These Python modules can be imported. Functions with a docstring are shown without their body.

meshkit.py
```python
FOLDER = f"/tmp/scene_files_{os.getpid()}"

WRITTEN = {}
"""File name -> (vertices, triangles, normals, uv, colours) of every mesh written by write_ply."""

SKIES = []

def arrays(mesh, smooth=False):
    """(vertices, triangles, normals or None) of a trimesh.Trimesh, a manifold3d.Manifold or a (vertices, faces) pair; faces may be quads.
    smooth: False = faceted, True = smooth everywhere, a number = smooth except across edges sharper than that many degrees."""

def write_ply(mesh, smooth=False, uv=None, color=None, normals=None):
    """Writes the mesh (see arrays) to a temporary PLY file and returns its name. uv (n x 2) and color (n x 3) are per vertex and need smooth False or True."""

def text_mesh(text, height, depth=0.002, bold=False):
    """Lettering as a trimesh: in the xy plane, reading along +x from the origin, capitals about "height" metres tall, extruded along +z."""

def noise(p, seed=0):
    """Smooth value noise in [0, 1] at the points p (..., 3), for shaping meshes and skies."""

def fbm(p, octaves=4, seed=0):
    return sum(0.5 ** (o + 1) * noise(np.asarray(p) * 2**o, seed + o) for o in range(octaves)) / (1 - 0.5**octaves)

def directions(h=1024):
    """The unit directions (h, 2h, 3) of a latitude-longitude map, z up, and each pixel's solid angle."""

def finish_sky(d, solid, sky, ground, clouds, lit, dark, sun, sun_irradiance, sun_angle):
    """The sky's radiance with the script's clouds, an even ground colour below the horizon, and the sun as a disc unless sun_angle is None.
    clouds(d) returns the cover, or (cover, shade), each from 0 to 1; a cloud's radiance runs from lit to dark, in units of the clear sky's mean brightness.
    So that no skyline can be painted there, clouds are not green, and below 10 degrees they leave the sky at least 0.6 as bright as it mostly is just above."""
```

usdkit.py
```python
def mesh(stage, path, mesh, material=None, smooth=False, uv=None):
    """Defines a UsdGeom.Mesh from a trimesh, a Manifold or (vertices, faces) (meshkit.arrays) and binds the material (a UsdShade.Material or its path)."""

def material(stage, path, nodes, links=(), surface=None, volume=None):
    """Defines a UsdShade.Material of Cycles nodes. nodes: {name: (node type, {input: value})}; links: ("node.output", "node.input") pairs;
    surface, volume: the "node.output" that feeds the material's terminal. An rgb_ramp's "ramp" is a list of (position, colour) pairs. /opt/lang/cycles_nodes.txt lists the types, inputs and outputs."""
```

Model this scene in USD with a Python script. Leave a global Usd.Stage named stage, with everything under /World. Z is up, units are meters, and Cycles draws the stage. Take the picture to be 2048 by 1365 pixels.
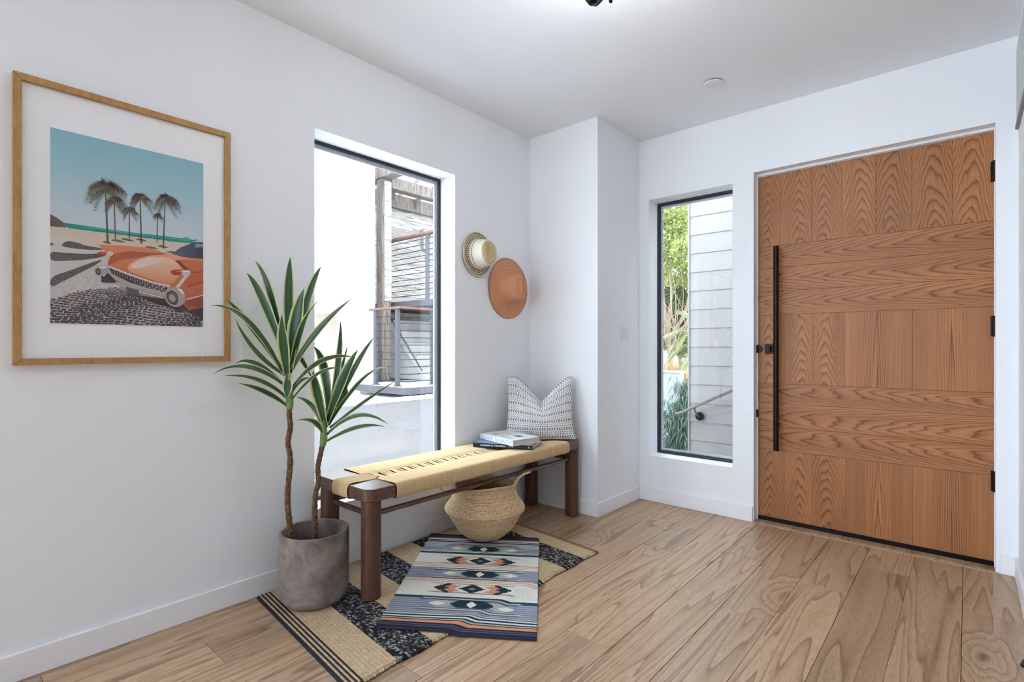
import math, random
import numpy as np
import trimesh
import manifold3d as m3
import shapely
import shapely.geometry as sg
import usdkit, meshkit
from pxr import Usd, UsdGeom, UsdLux, UsdShade, Gf, Sdf, Vt

stage = Usd.Stage.CreateInMemory()
UsdGeom.SetStageUpAxis(stage, 'Z'); UsdGeom.SetStageMetersPerUnit(stage, 1.0)
UsdGeom.Xform.Define(stage, '/World')
rng = np.random.default_rng(7); random.seed(7)
PI = math.pi

# ---------------------------------------------------------------- camera
CAMX, CAMH, YAW, FPX, CY = 2.504, 1.166, 41.04, 1045.5, 693.8
cam = UsdGeom.Camera.Define(stage, '/World/camera')
cam.CreateHorizontalApertureAttr(36.0)
cam.CreateVerticalApertureAttr(36.0 * 1365 / 2048)
cam.CreateFocalLengthAttr(36.0 * FPX / 2048)
cam.CreateVerticalApertureOffsetAttr(36.0 * (CY - 682.5) / 2048)
cam.CreateClippingRangeAttr((0.05, 1000.0))
xf = UsdGeom.Xformable(cam)
xf.AddTranslateOp().Set(Gf.Vec3d(CAMX, 0, CAMH)); xf.AddRotateXYZOp().Set(Gf.Vec3f(90, 0, YAW))
EXPOSURE = 1.5
FILL_BULB = 68.0   # fill strength: glow added to bulbs in the ceiling lamp
cam.CreateExposureAttr(EXPOSURE)

# ---------------------------------------------------------------- sky and sun
sky = UsdLux.DomeLight.Define(stage, '/World/sky')
sky.CreateIntensityAttr(1.0); sky.CreateColorAttr(Gf.Vec3f(0.83, 0.935, 1.085)); sky.CreateExposureAttr(-0.3)
sun = UsdLux.DistantLight.Define(stage, '/World/sun')
sun.CreateIntensityAttr(14.0); sun.CreateAngleAttr(0.6); sun.CreateColorAttr(Gf.Vec3f(1.0, 0.985, 0.965))
sd = np.array([0.46, 0.22, 0.86]); sd /= np.linalg.norm(sd)
zax = Gf.Vec3d(*sd); xax = Gf.Cross(Gf.Vec3d(0, 1, 0), zax).GetNormalized(); yax = Gf.Cross(zax, xax)
UsdGeom.Xformable(sun).AddTransformOp().Set(Gf.Matrix4d(xax[0], xax[1], xax[2], 0, yax[0], yax[1], yax[2], 0, zax[0], zax[1], zax[2], 0, 0, 0, 20, 1))

# ---------------------------------------------------------------- helpers
def lin(r, g, b):
    c = np.array([r, g, b], float) / 255.0
    return tuple(np.where(c < 0.04045, c / 12.92, ((c + 0.055) / 1.055) ** 2.4))

used = {}
def numbered(parent, name):
    k = used.get((parent, name), -1) + 1; used[(parent, name)] = k
    return f'{parent}/{name}' if k == 0 else f'{parent}/{name}_{k:03d}'

origin = {}
def keys(p, **kw):
    for k, v in kw.items():
        if v is not None: p.SetCustomDataByKey(k, v)

def thing(name, label, cat, loc=(0, 0, 0), rotz=0, group=None, kind=None):
    path = numbered('/World', name)
    x = UsdGeom.Xform.Define(stage, path); x.AddTranslateOp().Set(Gf.Vec3d(*map(float, loc)))
    if rotz: x.AddRotateZOp().Set(float(rotz))
    keys(x.GetPrim(), label=label, category=cat, group=group, kind=kind)
    origin[path] = np.array(loc, float) if not rotz else None
    return path

def struct(name, loc=(0, 0, 0), label=None):
    path = numbered('/World', name)
    x = UsdGeom.Xform.Define(stage, path); x.AddTranslateOp().Set(Gf.Vec3d(*map(float, loc)))
    keys(x.GetPrim(), kind='structure', label=label); origin[path] = np.array(loc, float)
    return path

def arrs(mesh):
    if hasattr(mesh, 'to_mesh'):
        m = mesh.to_mesh(); return np.array(m.vert_properties[:, :3], float), np.array(m.tri_verts, int)
    if isinstance(mesh, tuple):
        v, f = np.asarray(mesh[0], float), np.asarray(mesh[1], int)
        if f.shape[1] == 4: f = np.vstack([f[:, [0, 1, 2]], f[:, [0, 2, 3]]])
        return v, f
    return np.array(mesh.vertices, float), np.array(mesh.faces, int)

def cat(*ms):
    V, F, n = [], [], 0
    for m in ms:
        v, f = arrs(m); V.append(v); F.append(f + n); n += len(v)
    return np.vstack(V), np.vstack(F)

def obj(name, mesh, mat, parent='/World', smooth=False, uv=None, cd=None, label=None, local=False, **kw):
    """One Mesh prim; coordinates are in world space unless local."""
    path = numbered(parent, name)
    v, f = arrs(mesh)
    o = origin.get(parent)
    if not local and o is not None: v = v - o
    origin[path] = o
    if (cd is not None or uv is not None) and smooth: smooth = True
    m = usdkit.mesh(stage, path, (v, f), MAT[mat], smooth=smooth, uv=uv)
    if cd is not None:
        UsdGeom.PrimvarsAPI(m).CreatePrimvar('Cd', Sdf.ValueTypeNames.Color3fArray, 'vertex').Set(Vt.Vec3fArray.FromNumpy(np.asarray(cd, np.float32)))
    keys(m.GetPrim(), label=label, **kw)
    return path

def box(lo, hi):
    lo, hi = np.array(lo, float), np.array(hi, float)
    b = trimesh.creation.box(hi - lo); b.apply_translation((lo + hi) / 2); return b

def cbox(lo, hi, c=0.003):
    """A box with chamfered edges."""
    lo, hi = np.array(lo, float), np.array(hi, float); pts = []
    c = min(c, 0.49 * (hi - lo).min())
    for s in np.ndindex(2, 2, 2):
        p = np.where(np.array(s) == 1, hi, lo); d = np.where(np.array(s) == 1, -c, c)
        for k in range(3):
            q = p + d; q[k] = p[k]; pts.append(q)
    return m3.Manifold.hull_points(np.array(pts))

def mbox(lo, hi):
    lo, hi = np.array(lo, float), np.array(hi, float)
    return m3.Manifold.cube(list(hi - lo)).translate(list(lo))

def rprism(x0, x1, y0, y1, z0, z1, r, c=0.003, n=8):
    """Vertical prism with rounded corners of radius r (or a radius for each corner: x0y0, x1y0, x1y1, x0y1) and softened ends."""
    rs = r if isinstance(r, (tuple, list)) else (r,) * 4
    def outline(e):
        p = []
        for (cx, cy, a0), rr in zip(((x0, y0, PI), (x1, y0, 1.5 * PI), (x1, y1, 0), (x0, y1, 0.5 * PI)), rs):
            sx = 1 if cx == x0 else -1; sy = 1 if cy == y0 else -1; q = max(rr - e, 0.0005)
            for t in np.linspace(0, PI / 2, n):
                p.append((cx + sx * rr + q * math.cos(a0 + t), cy + sy * rr + q * math.sin(a0 + t)))
        return p
    pts = []
    for z, e in ((z0, c), (z0 + c, 0), (z1 - c, 0), (z1, c)):
        pts += [(x, y, z) for x, y in outline(e)]
    return m3.Manifold.hull_points(np.array(pts))

def lathe(profile, n=48, center=(0, 0, 0)):
    p = np.asarray(profile, float); a = np.linspace(0, 2 * PI, n, endpoint=False)
    v = np.stack([p[:, None, 0] * np.cos(a), p[:, None, 0] * np.sin(a), np.repeat(p[:, None, 1], n, 1)], -1)
    i, j = np.meshgrid(np.arange(len(p) - 1), np.arange(n), indexing='ij'); jn = (j + 1) % n
    q = np.stack([i * n + j, i * n + jn, (i + 1) * n + jn, (i + 1) * n + j], -1).reshape(-1, 4)
    return v.reshape(-1, 3) + np.array(center), q

def grid_faces(a, b, wrap=False):
    i, j = np.meshgrid(np.arange(a - 1), np.arange(b if wrap else b - 1), indexing='ij'); jn = (j + 1) % b
    return np.stack([i * b + j, i * b + jn, (i + 1) * b + jn, (i + 1) * b + j], -1).reshape(-1, 4)

def tube(path, r, n=10, caps=True, flat=None):
    p = np.asarray(path, float); r = np.broadcast_to(np.asarray(r, float), (len(p),))
    t = np.gradient(p, axis=0); t /= np.linalg.norm(t, axis=1, keepdims=True)
    u = np.cross(t[0], [0, 0, 1.0]);
    if np.linalg.norm(u) < 1e-3: u = np.cross(t[0], [1.0, 0, 0])
    u /= np.linalg.norm(u); V = []; a = np.linspace(0, 2 * PI, n, endpoint=False)
    for k in range(len(p)):
        u = u - t[k] * (u @ t[k]); u /= np.linalg.norm(u); w = np.cross(t[k], u)
        V.append(p[k] + r[k] * (np.cos(a)[:, None] * u + np.sin(a)[:, None] * w * (1 if flat is None else flat)))
    V = np.vstack(V); F = grid_faces(len(p), n, True); F = np.vstack([F[:, [0, 1, 2]], F[:, [0, 2, 3]]])
    if caps:
        V = np.vstack([V, p[0], p[-1]]); c0, c1 = len(V) - 2, len(V) - 1; j = np.arange(n); jn = (j + 1) % n; e = (len(p) - 1) * n
        F = np.vstack([F, np.stack([np.full(n, c0), jn, j], 1), np.stack([np.full(n, c1), e + j, e + jn], 1)])
    return V, F

def cyl(a, b, r, n=20): return tube([a, tuple(np.array(a) + (np.array(b) - np.array(a)) * .5), b], r, n)

def spline(pts, n):
    from scipy.interpolate import CubicSpline
    p = np.asarray(pts, float); s = np.r_[0, np.cumsum(np.linalg.norm(np.diff(p, axis=0), axis=1))]
    return CubicSpline(s, p)(np.linspace(0, s[-1], n))

# ---------------------------------------------------------------- materials
MAT = {}
def mat(name, nodes, links=(), surface='p.BSDF'):
    MAT[name] = usdkit.material(stage, f'/World/Looks/{name}', nodes, links, surface=surface)

def plain(name, col, rough=0.6, bump=0.0, scale=200, var=0.0, metallic=0.0, spec=0.5, vscale=8, **kw):
    nodes = {'p': ('principled_bsdf', dict(base_color=col, roughness=rough, metallic=metallic, specular_ior_level=spec, **kw)), 'g': ('geometry', {})}
    links = []
    if var:
        nodes['n'] = ('noise_texture', {'scale': vscale, 'detail': 5.0})
        nodes['r'] = ('rgb_ramp', {'ramp': [(0.3, tuple(np.array(col) * (1 - var))), (0.7, tuple(np.minimum(np.array(col) * (1 + var), 1)))]})
        links += [('g.position', 'n.vector'), ('n.fac', 'r.fac'), ('r.color', 'p.base_color')]
    if bump:
        nodes['bn'] = ('noise_texture', {'scale': scale, 'detail': 3.0}); nodes['b'] = ('bump', {'strength': bump, 'distance': 0.002})
        links += [('g.position', 'bn.vector'), ('bn.fac', 'b.height'), ('b.normal', 'p.normal')]
    mat(name, nodes, links)

plain('wall_paint', lin(243, 246, 249), 0.55, 0.06, 260)
plain('ceiling_paint', lin(244, 247, 250), 0.7, 0.05, 260)
plain('trim_paint', lin(246, 246, 247), 0.4, 0.0)
plain('white_plastic', lin(238, 238, 238), 0.35)
plain('grey_panel', lin(196, 201, 200), 0.5)
plain('black_metal', lin(30, 26, 26), 0.32, 0, metallic=0.85)
plain('bronze_metal', lin(38, 31, 30), 0.38, 0.1, 300, metallic=0.9)
plain('gasket', lin(38, 44, 54), 0.5)
plain('aluminium', lin(196, 200, 206), 0.4, metallic=0.3)
plain('dark_frame', lin(60, 66, 72), 0.45)
plain('stucco', lin(243, 241, 238), 0.9, 0.5, 60, 0.03)
plain('parapet_shade', lin(134, 130, 127), 0.9, 0.5, 60, 0.03)  # white stucco with the shade of the wall face put into the colour
plain('terrace', lin(238, 239, 240), 0.9, 0.3, 40, 0.05)
plain('cottage_paint', lin(158, 138, 116), 0.85)
plain('garden_shade', lin(168, 173, 178), 0.9, 0.4, 60, 0.03)  # white wall with bluish shade put into its colour
plain('concrete', lin(178, 176, 172), 0.9, 0.4, 40, 0.1, vscale=5)
plain('dark_slab', lin(78, 78, 82), 0.8, 0.3, 90, 0.1)
plain('rail_paint', lin(66, 67, 72), 0.5)
plain('cable', lin(36, 37, 42), 0.5)
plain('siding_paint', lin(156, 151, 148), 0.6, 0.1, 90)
plain('steel_rail', lin(120, 112, 108), 0.3, metallic=0.85)
plain('soil', lin(70, 66, 62), 0.95, 1.0, 60, 0.3, vscale=40)
plain('asphalt', lin(150, 146, 138), 0.95, 0.4, 20, 0.1)
plain('print_paper', lin(252, 252, 253), 0.7)
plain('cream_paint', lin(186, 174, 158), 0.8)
plain('dark_glass', lin(40, 37, 38), 0.6, spec=0.1)
plain('red_awning', lin(214, 90, 80), 0.7)
plain('roof_grey', lin(150, 152, 156), 0.8)
plain('palm_bark', lin(128, 118, 98), 0.95, 0.8, 30, 0.2)
plain('branch', lin(150, 132, 112), 0.9, 0.5, 40, 0.2)
plain('book_paper', lin(205, 208, 212), 0.8, 0.4, 500)
plain('book_white', lin(236, 238, 240), 0.35)
plain('book_black', lin(22, 22, 25), 0.3)
plain('book_ink', lin(214, 216, 220), 0.5)
plain('ink_blue', lin(160, 186, 205), 0.5)
plain('ink_grey', lin(96, 104, 118), 0.5)
plain('ink_red', lin(196, 160, 145), 0.5)
plain('hat_white_trim', lin(233, 225, 205), 0.8)

plain('cushion_seam', lin(196, 194, 190), 0.9)
plain('cover_blue', lin(104, 132, 186), 0.35, var=0.25, vscale=18)
plain('cord_under', lin(132, 100, 62), 0.9)
plain('hat_brown_edge', lin(176, 112, 80), 0.8)
plain('rug_binding', lin(40, 40, 54), 0.95)
plain('seagrass_rope', lin(216, 196, 160), 0.85, 0.3, 600, 0.2, vscale=90)
plain('yucca_sheath', lin(126, 150, 84), 0.5, var=0.25, vscale=40)

mat('fill_glow', {'e': ('emission', {'color': (0.94, 0.97, 1.0), 'strength': FILL_BULB})}, [], 'e.emission')

def leafmat(name, c1, c2, trans=0.4):
    mat(name, {'g': ('geometry', {}), 'n': ('noise_texture', {'scale': 3.0, 'detail': 3.0}), 'r': ('rgb_ramp', {'ramp': [(0.3, c1), (0.7, c2)]}),
               'p': ('principled_bsdf', {'roughness': 0.5}), 't': ('translucent_bsdf', {}), 'm': ('mix_closure', {'fac': trans})},
        [('g.position', 'n.vector'), ('n.fac', 'r.fac'), ('r.color', 'p.base_color'), ('r.color', 't.color'), ('p.BSDF', 'm.closure1'), ('t.BSDF', 'm.closure2')], 'm.closure')
leafmat('tree_leaf', lin(132, 146, 78), lin(190, 196, 122))
leafmat('tree_leaf_dark', lin(84, 108, 66), lin(136, 152, 96))
leafmat('palm_leaf', lin(116, 132, 84), lin(180, 180, 132))
leafmat('weeping_leaf', lin(58, 88, 72), lin(98, 128, 104), 0.25)
leafmat('light_leaf', lin(96, 150, 84), lin(130, 180, 104), 0.35)
leafmat('orange_grass', lin(176, 116, 58), lin(196, 142, 84))

mat('glass_pane', {'lw': ('layer_weight', {'blend': 0.5}), 'pw': ('math', {'math_type': 'power', 'value2': 5.0}), 'f': ('math', {'math_type': 'multiply_add', 'value2': 0.93, 'value3': 0.035}),
                   't': ('transparent_bsdf', {'color': (0.975, 0.985, 0.98)}), 'g': ('glossy_bsdf', {'roughness': 0.0, 'color': (1, 1, 1)}), 'm': ('mix_closure', {})},
    [('lw.facing', 'pw.value1'), ('pw.value', 'f.value1'), ('f.value', 'm.fac'), ('t.BSDF', 'm.closure1'), ('g.BSDF', 'm.closure2')], 'm.closure')
mat('picture_glass', {'lw': ('layer_weight', {'blend': 0.5}), 'pw': ('math', {'math_type': 'power', 'value2': 5.0}), 'f': ('math', {'math_type': 'multiply_add', 'value2': 0.80, 'value3': 0.015}),
                   't': ('transparent_bsdf', {'color': (1, 1, 1)}), 'g': ('glossy_bsdf', {'roughness': 0.0, 'color': (1, 1, 1)}), 'm': ('mix_closure', {})},
    [('lw.facing', 'pw.value1'), ('pw.value', 'f.value1'), ('f.value', 'm.fac'), ('t.BSDF', 'm.closure1'), ('g.BSDF', 'm.closure2')], 'm.closure')
mat('roof_sheet', {'t': ('translucent_bsdf', {'color': (0.85, 0.85, 0.84)}), 'd': ('diffuse_bsdf', {'color': (0.85, 0.85, 0.85)}), 'm': ('mix_closure', {'fac': 0.7})},
    [('d.BSDF', 'm.closure1'), ('t.BSDF', 'm.closure2')], 'm.closure')

def vcol(name, rough=0.85, sheen=0.0, spec=0.3, bump=0.0, bscale=900):
    nodes = {'a': ('attribute', {'attribute': 'Cd'}), 'p': ('principled_bsdf', dict(roughness=rough, specular_ior_level=spec, sheen_weight=sheen)), 'g': ('geometry', {})}
    links = [('a.color', 'p.base_color')]
    if bump:
        nodes['bn'] = ('noise_texture', {'scale': bscale, 'detail': 2.0}); nodes['b'] = ('bump', {'strength': bump, 'distance': 0.001})
        links += [('g.position', 'bn.vector'), ('bn.fac', 'b.height'), ('b.normal', 'p.normal')]
    mat(name, nodes, links)
vcol('woven', 0.9, 0.0, 0.2, 0.3)
vcol('straw', 0.7, 0.0, 0.35, 0.2)
vcol('printed', 0.6, 0.0, 0.3)

def woodmat(name, stops, grain=(9.0, 9.0, 0.7), rings=24.0, rough=0.45, pore=0.25, rnd=True, sat=0.0, knots=False, tone=0.22, coord='pos', bump=0.15, spec=0.4, bleach=0.0):
    """Wood with grain lines drawn as the contour lines of a stretched noise. coord: 'pos' (world) or 'uv'."""
    N = {'g': ('geometry', {}), 'oi': ('object_info', {}), 'uv': ('texture_coordinate', {}),
         'off': ('combine_xyz', {}), 'om': ('math', {'math_type': 'multiply', 'value2': 61.0}),
         'add': ('vector_math', {'math_type': 'add'}), 'map': ('mapping', {'scale': grain}),
         'n1': ('noise_texture', {'scale': 1.0, 'detail': 2.0, 'roughness': 0.45, 'distortion': 0.25}),
         'k': ('math', {'math_type': 'multiply', 'value2': rings}), 'fr': ('math', {'math_type': 'fraction'}),
         'r': ('rgb_ramp', {'ramp': stops}), 'map2': ('mapping', {'scale': (grain[0] * 40, grain[1] * 40, grain[2] * 9) if coord == 'pos' else (grain[0] * 30, grain[1] * 5, 1)}),
         'n2': ('noise_texture', {'scale': 1.0, 'detail': 3.0, 'roughness': 0.6}),
         'pr': ('rgb_ramp', {'ramp': [(0.35, (1 - pore,) * 3), (0.6, (1.0, 1.0, 1.0))]}),
         'mul': ('mix', {'mix_type': 'multiply', 'fac': 1.0}), 'tr': ('map_range', {'from_min': 0.0, 'from_max': 1.0, 'to_min': 1 - tone, 'to_max': 1 + tone * 0.6}),
         'tone': ('vector_math', {'math_type': 'scale'}),
         'p': ('principled_bsdf', {'roughness': rough, 'specular_ior_level': spec}), 'b': ('bump', {'strength': bump, 'distance': 0.0006})}
    src = 'g.position' if coord == 'pos' else 'uv.UV'
    L = [(src, 'add.vector1'), ('oi.random', 'om.value1'), ('om.value', 'off.x'), ('om.value', 'off.y'), ('off.vector', 'add.vector2'), ('add.vector', 'map.vector'),
         ('map.vector', 'n1.vector'), ('n1.fac', 'k.value1'), ('k.value', 'fr.value1'), ('fr.value', 'r.fac'), ('add.vector', 'map2.vector'), ('map2.vector', 'n2.vector'), ('n2.fac', 'pr.fac'),
         ('r.color', 'mul.color1'), ('pr.color', 'mul.color2'), ('oi.random', 'tr.value'), ('mul.color', 'tone.vector1'), ('tr.result', 'tone.scale'), ('n2.fac', 'b.height'), ('b.normal', 'p.normal')]
    last = 'tone.vector'
    if knots:
        N.update({'kmap': ('mapping', {'scale': (2.3, 1.05, 1.0)}), 'kv': ('voronoi_texture', {'scale': 1.0, 'randomness': 1.0}), 'ks': ('map_range', {'range_type': 'smoothstep', 'from_min': 0.0, 'from_max': 0.30, 'to_min': 0.30, 'to_max': 0.0}),
                  'kadd': ('math', {'math_type': 'add'}), 'kd': ('map_range', {'range_type': 'smoothstep', 'from_min': 0.012, 'from_max': 0.062, 'to_min': 0.40, 'to_max': 1.0}), 'kc': ('vector_math', {'math_type': 'scale'}),
                  'kn': ('noise_texture', {'scale': 6.0, 'detail': 3.0}), 'kmx': ('mix', {'mix_type': 'linear_light', 'fac': 0.05})})
        L += [('add.vector', 'kmap.vector'), ('kmap.vector', 'kn.vector'), ('kmap.vector', 'kmx.color1'), ('kn.color', 'kmx.color2'), ('kmx.color', 'kv.vector'), ('kv.distance', 'ks.value'), ('n1.fac', 'kadd.value1'), ('ks.result', 'kadd.value2'),
              ('kv.distance', 'kd.value'), ('tone.vector', 'kc.vector1'), ('kd.result', 'kc.scale')]
        L.remove(('n1.fac', 'k.value1')); L.append(('kadd.value', 'k.value1')); last = 'kc.vector'
    L.append((last, 'p.base_color'))
    mat(name, N, L)

woodmat('oak_floor', [(0.0, lin(200, 168, 136)), (0.45, lin(193, 160, 127)), (0.8, lin(181, 147, 114)), (0.93, lin(150, 117, 87)), (1.0, lin(200, 168, 136))],
        (6.5, 0.38, 1.0), 11.0, 0.34, 0.26, knots=True, tone=0.20, bump=0.10, spec=0.5)
woodmat('bench_wood', [(0.0, lin(98, 66, 52)), (0.6, lin(108, 74, 58)), (0.9, lin(80, 52, 41)), (1.0, lin(98, 66, 52))], (14.0, 14.0, 1.4), 9.0, 0.42, 0.3, tone=0.12)
woodmat('bench_wood_long', [(0.0, lin(98, 66, 52)), (0.6, lin(108, 74, 58)), (0.9, lin(80, 52, 41)), (1.0, lin(98, 66, 52))], (14.0, 1.4, 14.0), 9.0, 0.24, 0.3, tone=0.12, spec=0.7, bump=0.06)
woodmat('frame_oak', [(0.0, lin(196, 152, 94)), (0.5, lin(186, 142, 86)), (1.0, lin(196, 152, 94))], (30.0, 3.0, 3.0), 1.5, 0.5, 0.25, tone=0.04)
woodmat('grey_timber', [(0.0, lin(150, 140, 130)), (0.7, lin(128, 116, 106)), (1.0, lin(92, 80, 72))], (9.0, 9.0, 0.8), 9.0, 0.9, 0.4, tone=0.1)
woodmat('cap_wood', [(0.0, lin(132, 96, 80)), (0.7, lin(120, 84, 70)), (1.0, lin(98, 66, 54))], (6.0, 6.0, 20.0), 6.0, 0.7, 0.3, tone=0.05)
woodmat('bleached_board', [(0.0, lin(190, 185, 178)), (0.7, lin(174, 168, 160)), (1.0, lin(126, 116, 106))], (1.0, 0.6, 9.0), 8.0, 0.9, 0.3, tone=0.2)

def veneer(name):
    """Walnut veneer leaf: u across the leaf from its matching edge (in leaf widths), v along the grain in metres; contour lines make the cathedral arches."""
    N = {'tc': ('texture_coordinate', {}), 'oi': ('object_info', {}), 's': ('separate_xyz', {}),
         'nm': ('mapping', {'scale': (1.5, 1.5, 1.0)}), 'n0': ('noise_texture', {'scale': 1.0, 'detail': 3.0, 'roughness': 0.5}),
         'du': ('math', {'math_type': 'subtract', 'value2': 0.42}), 'ab': ('math', {'math_type': 'absolute'}), 'pw': ('math', {'math_type': 'power', 'value2': 2.1}),
         'a': ('math', {'math_type': 'multiply', 'value2': 3.0}), 'b': ('math', {'math_type': 'multiply', 'value2': 2.1}), 'sum': ('math', {'math_type': 'add'}),
         'nz': ('math', {'math_type': 'multiply', 'value2': 0.95}), 'sum2': ('math', {'math_type': 'add'}),
         'ringn': ('math', {'math_type': 'multiply', 'value2': 7.0}), 'fr': ('math', {'math_type': 'fraction'}),
         'r': ('rgb_ramp', {'ramp': [(0.0, lin(172, 112, 66)), (0.3, lin(186, 127, 78)), (0.74, lin(170, 112, 66)), (0.9, lin(128, 80, 45)), (0.95, lin(118, 72, 40)), (1.0, lin(168, 110, 65))]}),
         'pm': ('mapping', {'scale': (46.0, 7.0, 1.0)}), 'n2': ('noise_texture', {'scale': 1.0, 'detail': 3.0, 'roughness': 0.65}),
         'pr': ('rgb_ramp', {'ramp': [(0.3, (0.66, 0.62, 0.6)), (0.58, (1.04, 1.04, 1.04))]}), 'mul': ('mix', {'mix_type': 'multiply', 'fac': 0.8}),
         'lm': ('mapping', {'scale': (1.2, 0.8, 1.0)}), 'n3': ('noise_texture', {'scale': 1.0, 'detail': 1.0}), 'l': ('map_range', {'from_min': 0.3, 'from_max': 0.7, 'to_min': 0.80, 'to_max': 1.12}), 'sc': ('vector_math', {'math_type': 'scale'}),
         'tr': ('map_range', {'to_min': 0.93, 'to_max': 1.06}), 'sc2': ('vector_math', {'math_type': 'scale'}),
         'p': ('principled_bsdf', {'roughness': 0.42, 'specular_ior_level': 0.35}), 'bp': ('bump', {'strength': 0.12, 'distance': 0.0005})}
    L = [('tc.UV', 's.vector'), ('tc.UV', 'nm.vector'), ('nm.vector', 'n0.vector'), ('s.x', 'du.value1'), ('du.value', 'ab.value1'), ('ab.value', 'pw.value1'), ('pw.value', 'a.value1'),
         ('s.y', 'b.value1'), ('a.value', 'sum.value1'), ('b.value', 'sum.value2'), ('n0.fac', 'nz.value1'), ('sum.value', 'sum2.value1'), ('nz.value', 'sum2.value2'),
         ('sum2.value', 'ringn.value1'), ('ringn.value', 'fr.value1'), ('fr.value', 'r.fac'), ('tc.UV', 'pm.vector'), ('pm.vector', 'n2.vector'), ('n2.fac', 'pr.fac'),
         ('r.color', 'mul.color1'), ('pr.color', 'mul.color2'), ('tc.UV', 'lm.vector'), ('lm.vector', 'n3.vector'), ('n3.fac', 'l.value'), ('mul.color', 'sc.vector1'), ('l.result', 'sc.scale'),
         ('oi.random', 'tr.value'), ('sc.vector', 'sc2.vector1'), ('tr.result', 'sc2.scale'), ('sc2.vector', 'p.base_color'), ('n2.fac', 'bp.height'), ('bp.normal', 'p.normal')]
    mat(name, N, L)
veneer('walnut_veneer')

# variegated leaf: uv.x across the blade 0..1
mat('yucca_leaf', {'tc': ('texture_coordinate', {}), 's': ('separate_xyz', {}), 'c': ('math', {'math_type': 'subtract', 'value2': 0.5}), 'ab': ('math', {'math_type': 'absolute'}),
                   'nm': ('mapping', {'scale': (9.0, 1.2, 1.0)}), 'n': ('noise_texture', {'scale': 1.0, 'detail': 3.0}), 'nz': ('math', {'math_type': 'multiply_add', 'value2': 0.07, 'value3': -0.035}), 'ad': ('math', {'math_type': 'add'}),
                   'r': ('rgb_ramp', {'ramp': [(0.0, lin(62, 104, 66)), (0.08, lin(48, 88, 54)), (0.29, lin(46, 86, 52)), (0.335, lin(86, 120, 72)), (0.36, lin(200, 204, 138)), (0.5, lin(222, 222, 168))]}),
                   'p': ('principled_bsdf', {'roughness': 0.38, 'specular_ior_level': 0.6}), 't': ('translucent_bsdf', {}), 'm': ('mix_closure', {'fac': 0.12})},
    [('tc.UV', 's.vector'), ('s.x', 'c.value1'), ('c.value', 'ab.value1'), ('tc.UV', 'nm.vector'), ('nm.vector', 'n.vector'), ('n.fac', 'nz.value1'), ('ab.value', 'ad.value1'), ('nz.value', 'ad.value2'), ('ad.value', 'r.fac'),
     ('r.color', 'p.base_color'), ('r.color', 't.color'), ('p.BSDF', 'm.closure1'), ('t.BSDF', 'm.closure2')], 'm.closure')
mat('yucca_stem', {'g': ('geometry', {}), 'mp': ('mapping', {'scale': (60.0, 60.0, 160.0)}), 'n': ('noise_texture', {'scale': 1.0, 'detail': 3.0}), 'r': ('rgb_ramp', {'ramp': [(0.3, lin(64, 46, 32)), (0.5, lin(104, 78, 54)), (0.75, lin(142, 112, 80))]}),
                   'p': ('principled_bsdf', {'roughness': 0.85}), 'b': ('bump', {'strength': 0.8, 'distance': 0.003})},
    [('g.position', 'mp.vector'), ('mp.vector', 'n.vector'), ('n.fac', 'r.fac'), ('r.color', 'p.base_color'), ('n.fac', 'b.height'), ('b.normal', 'p.normal')])
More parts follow.
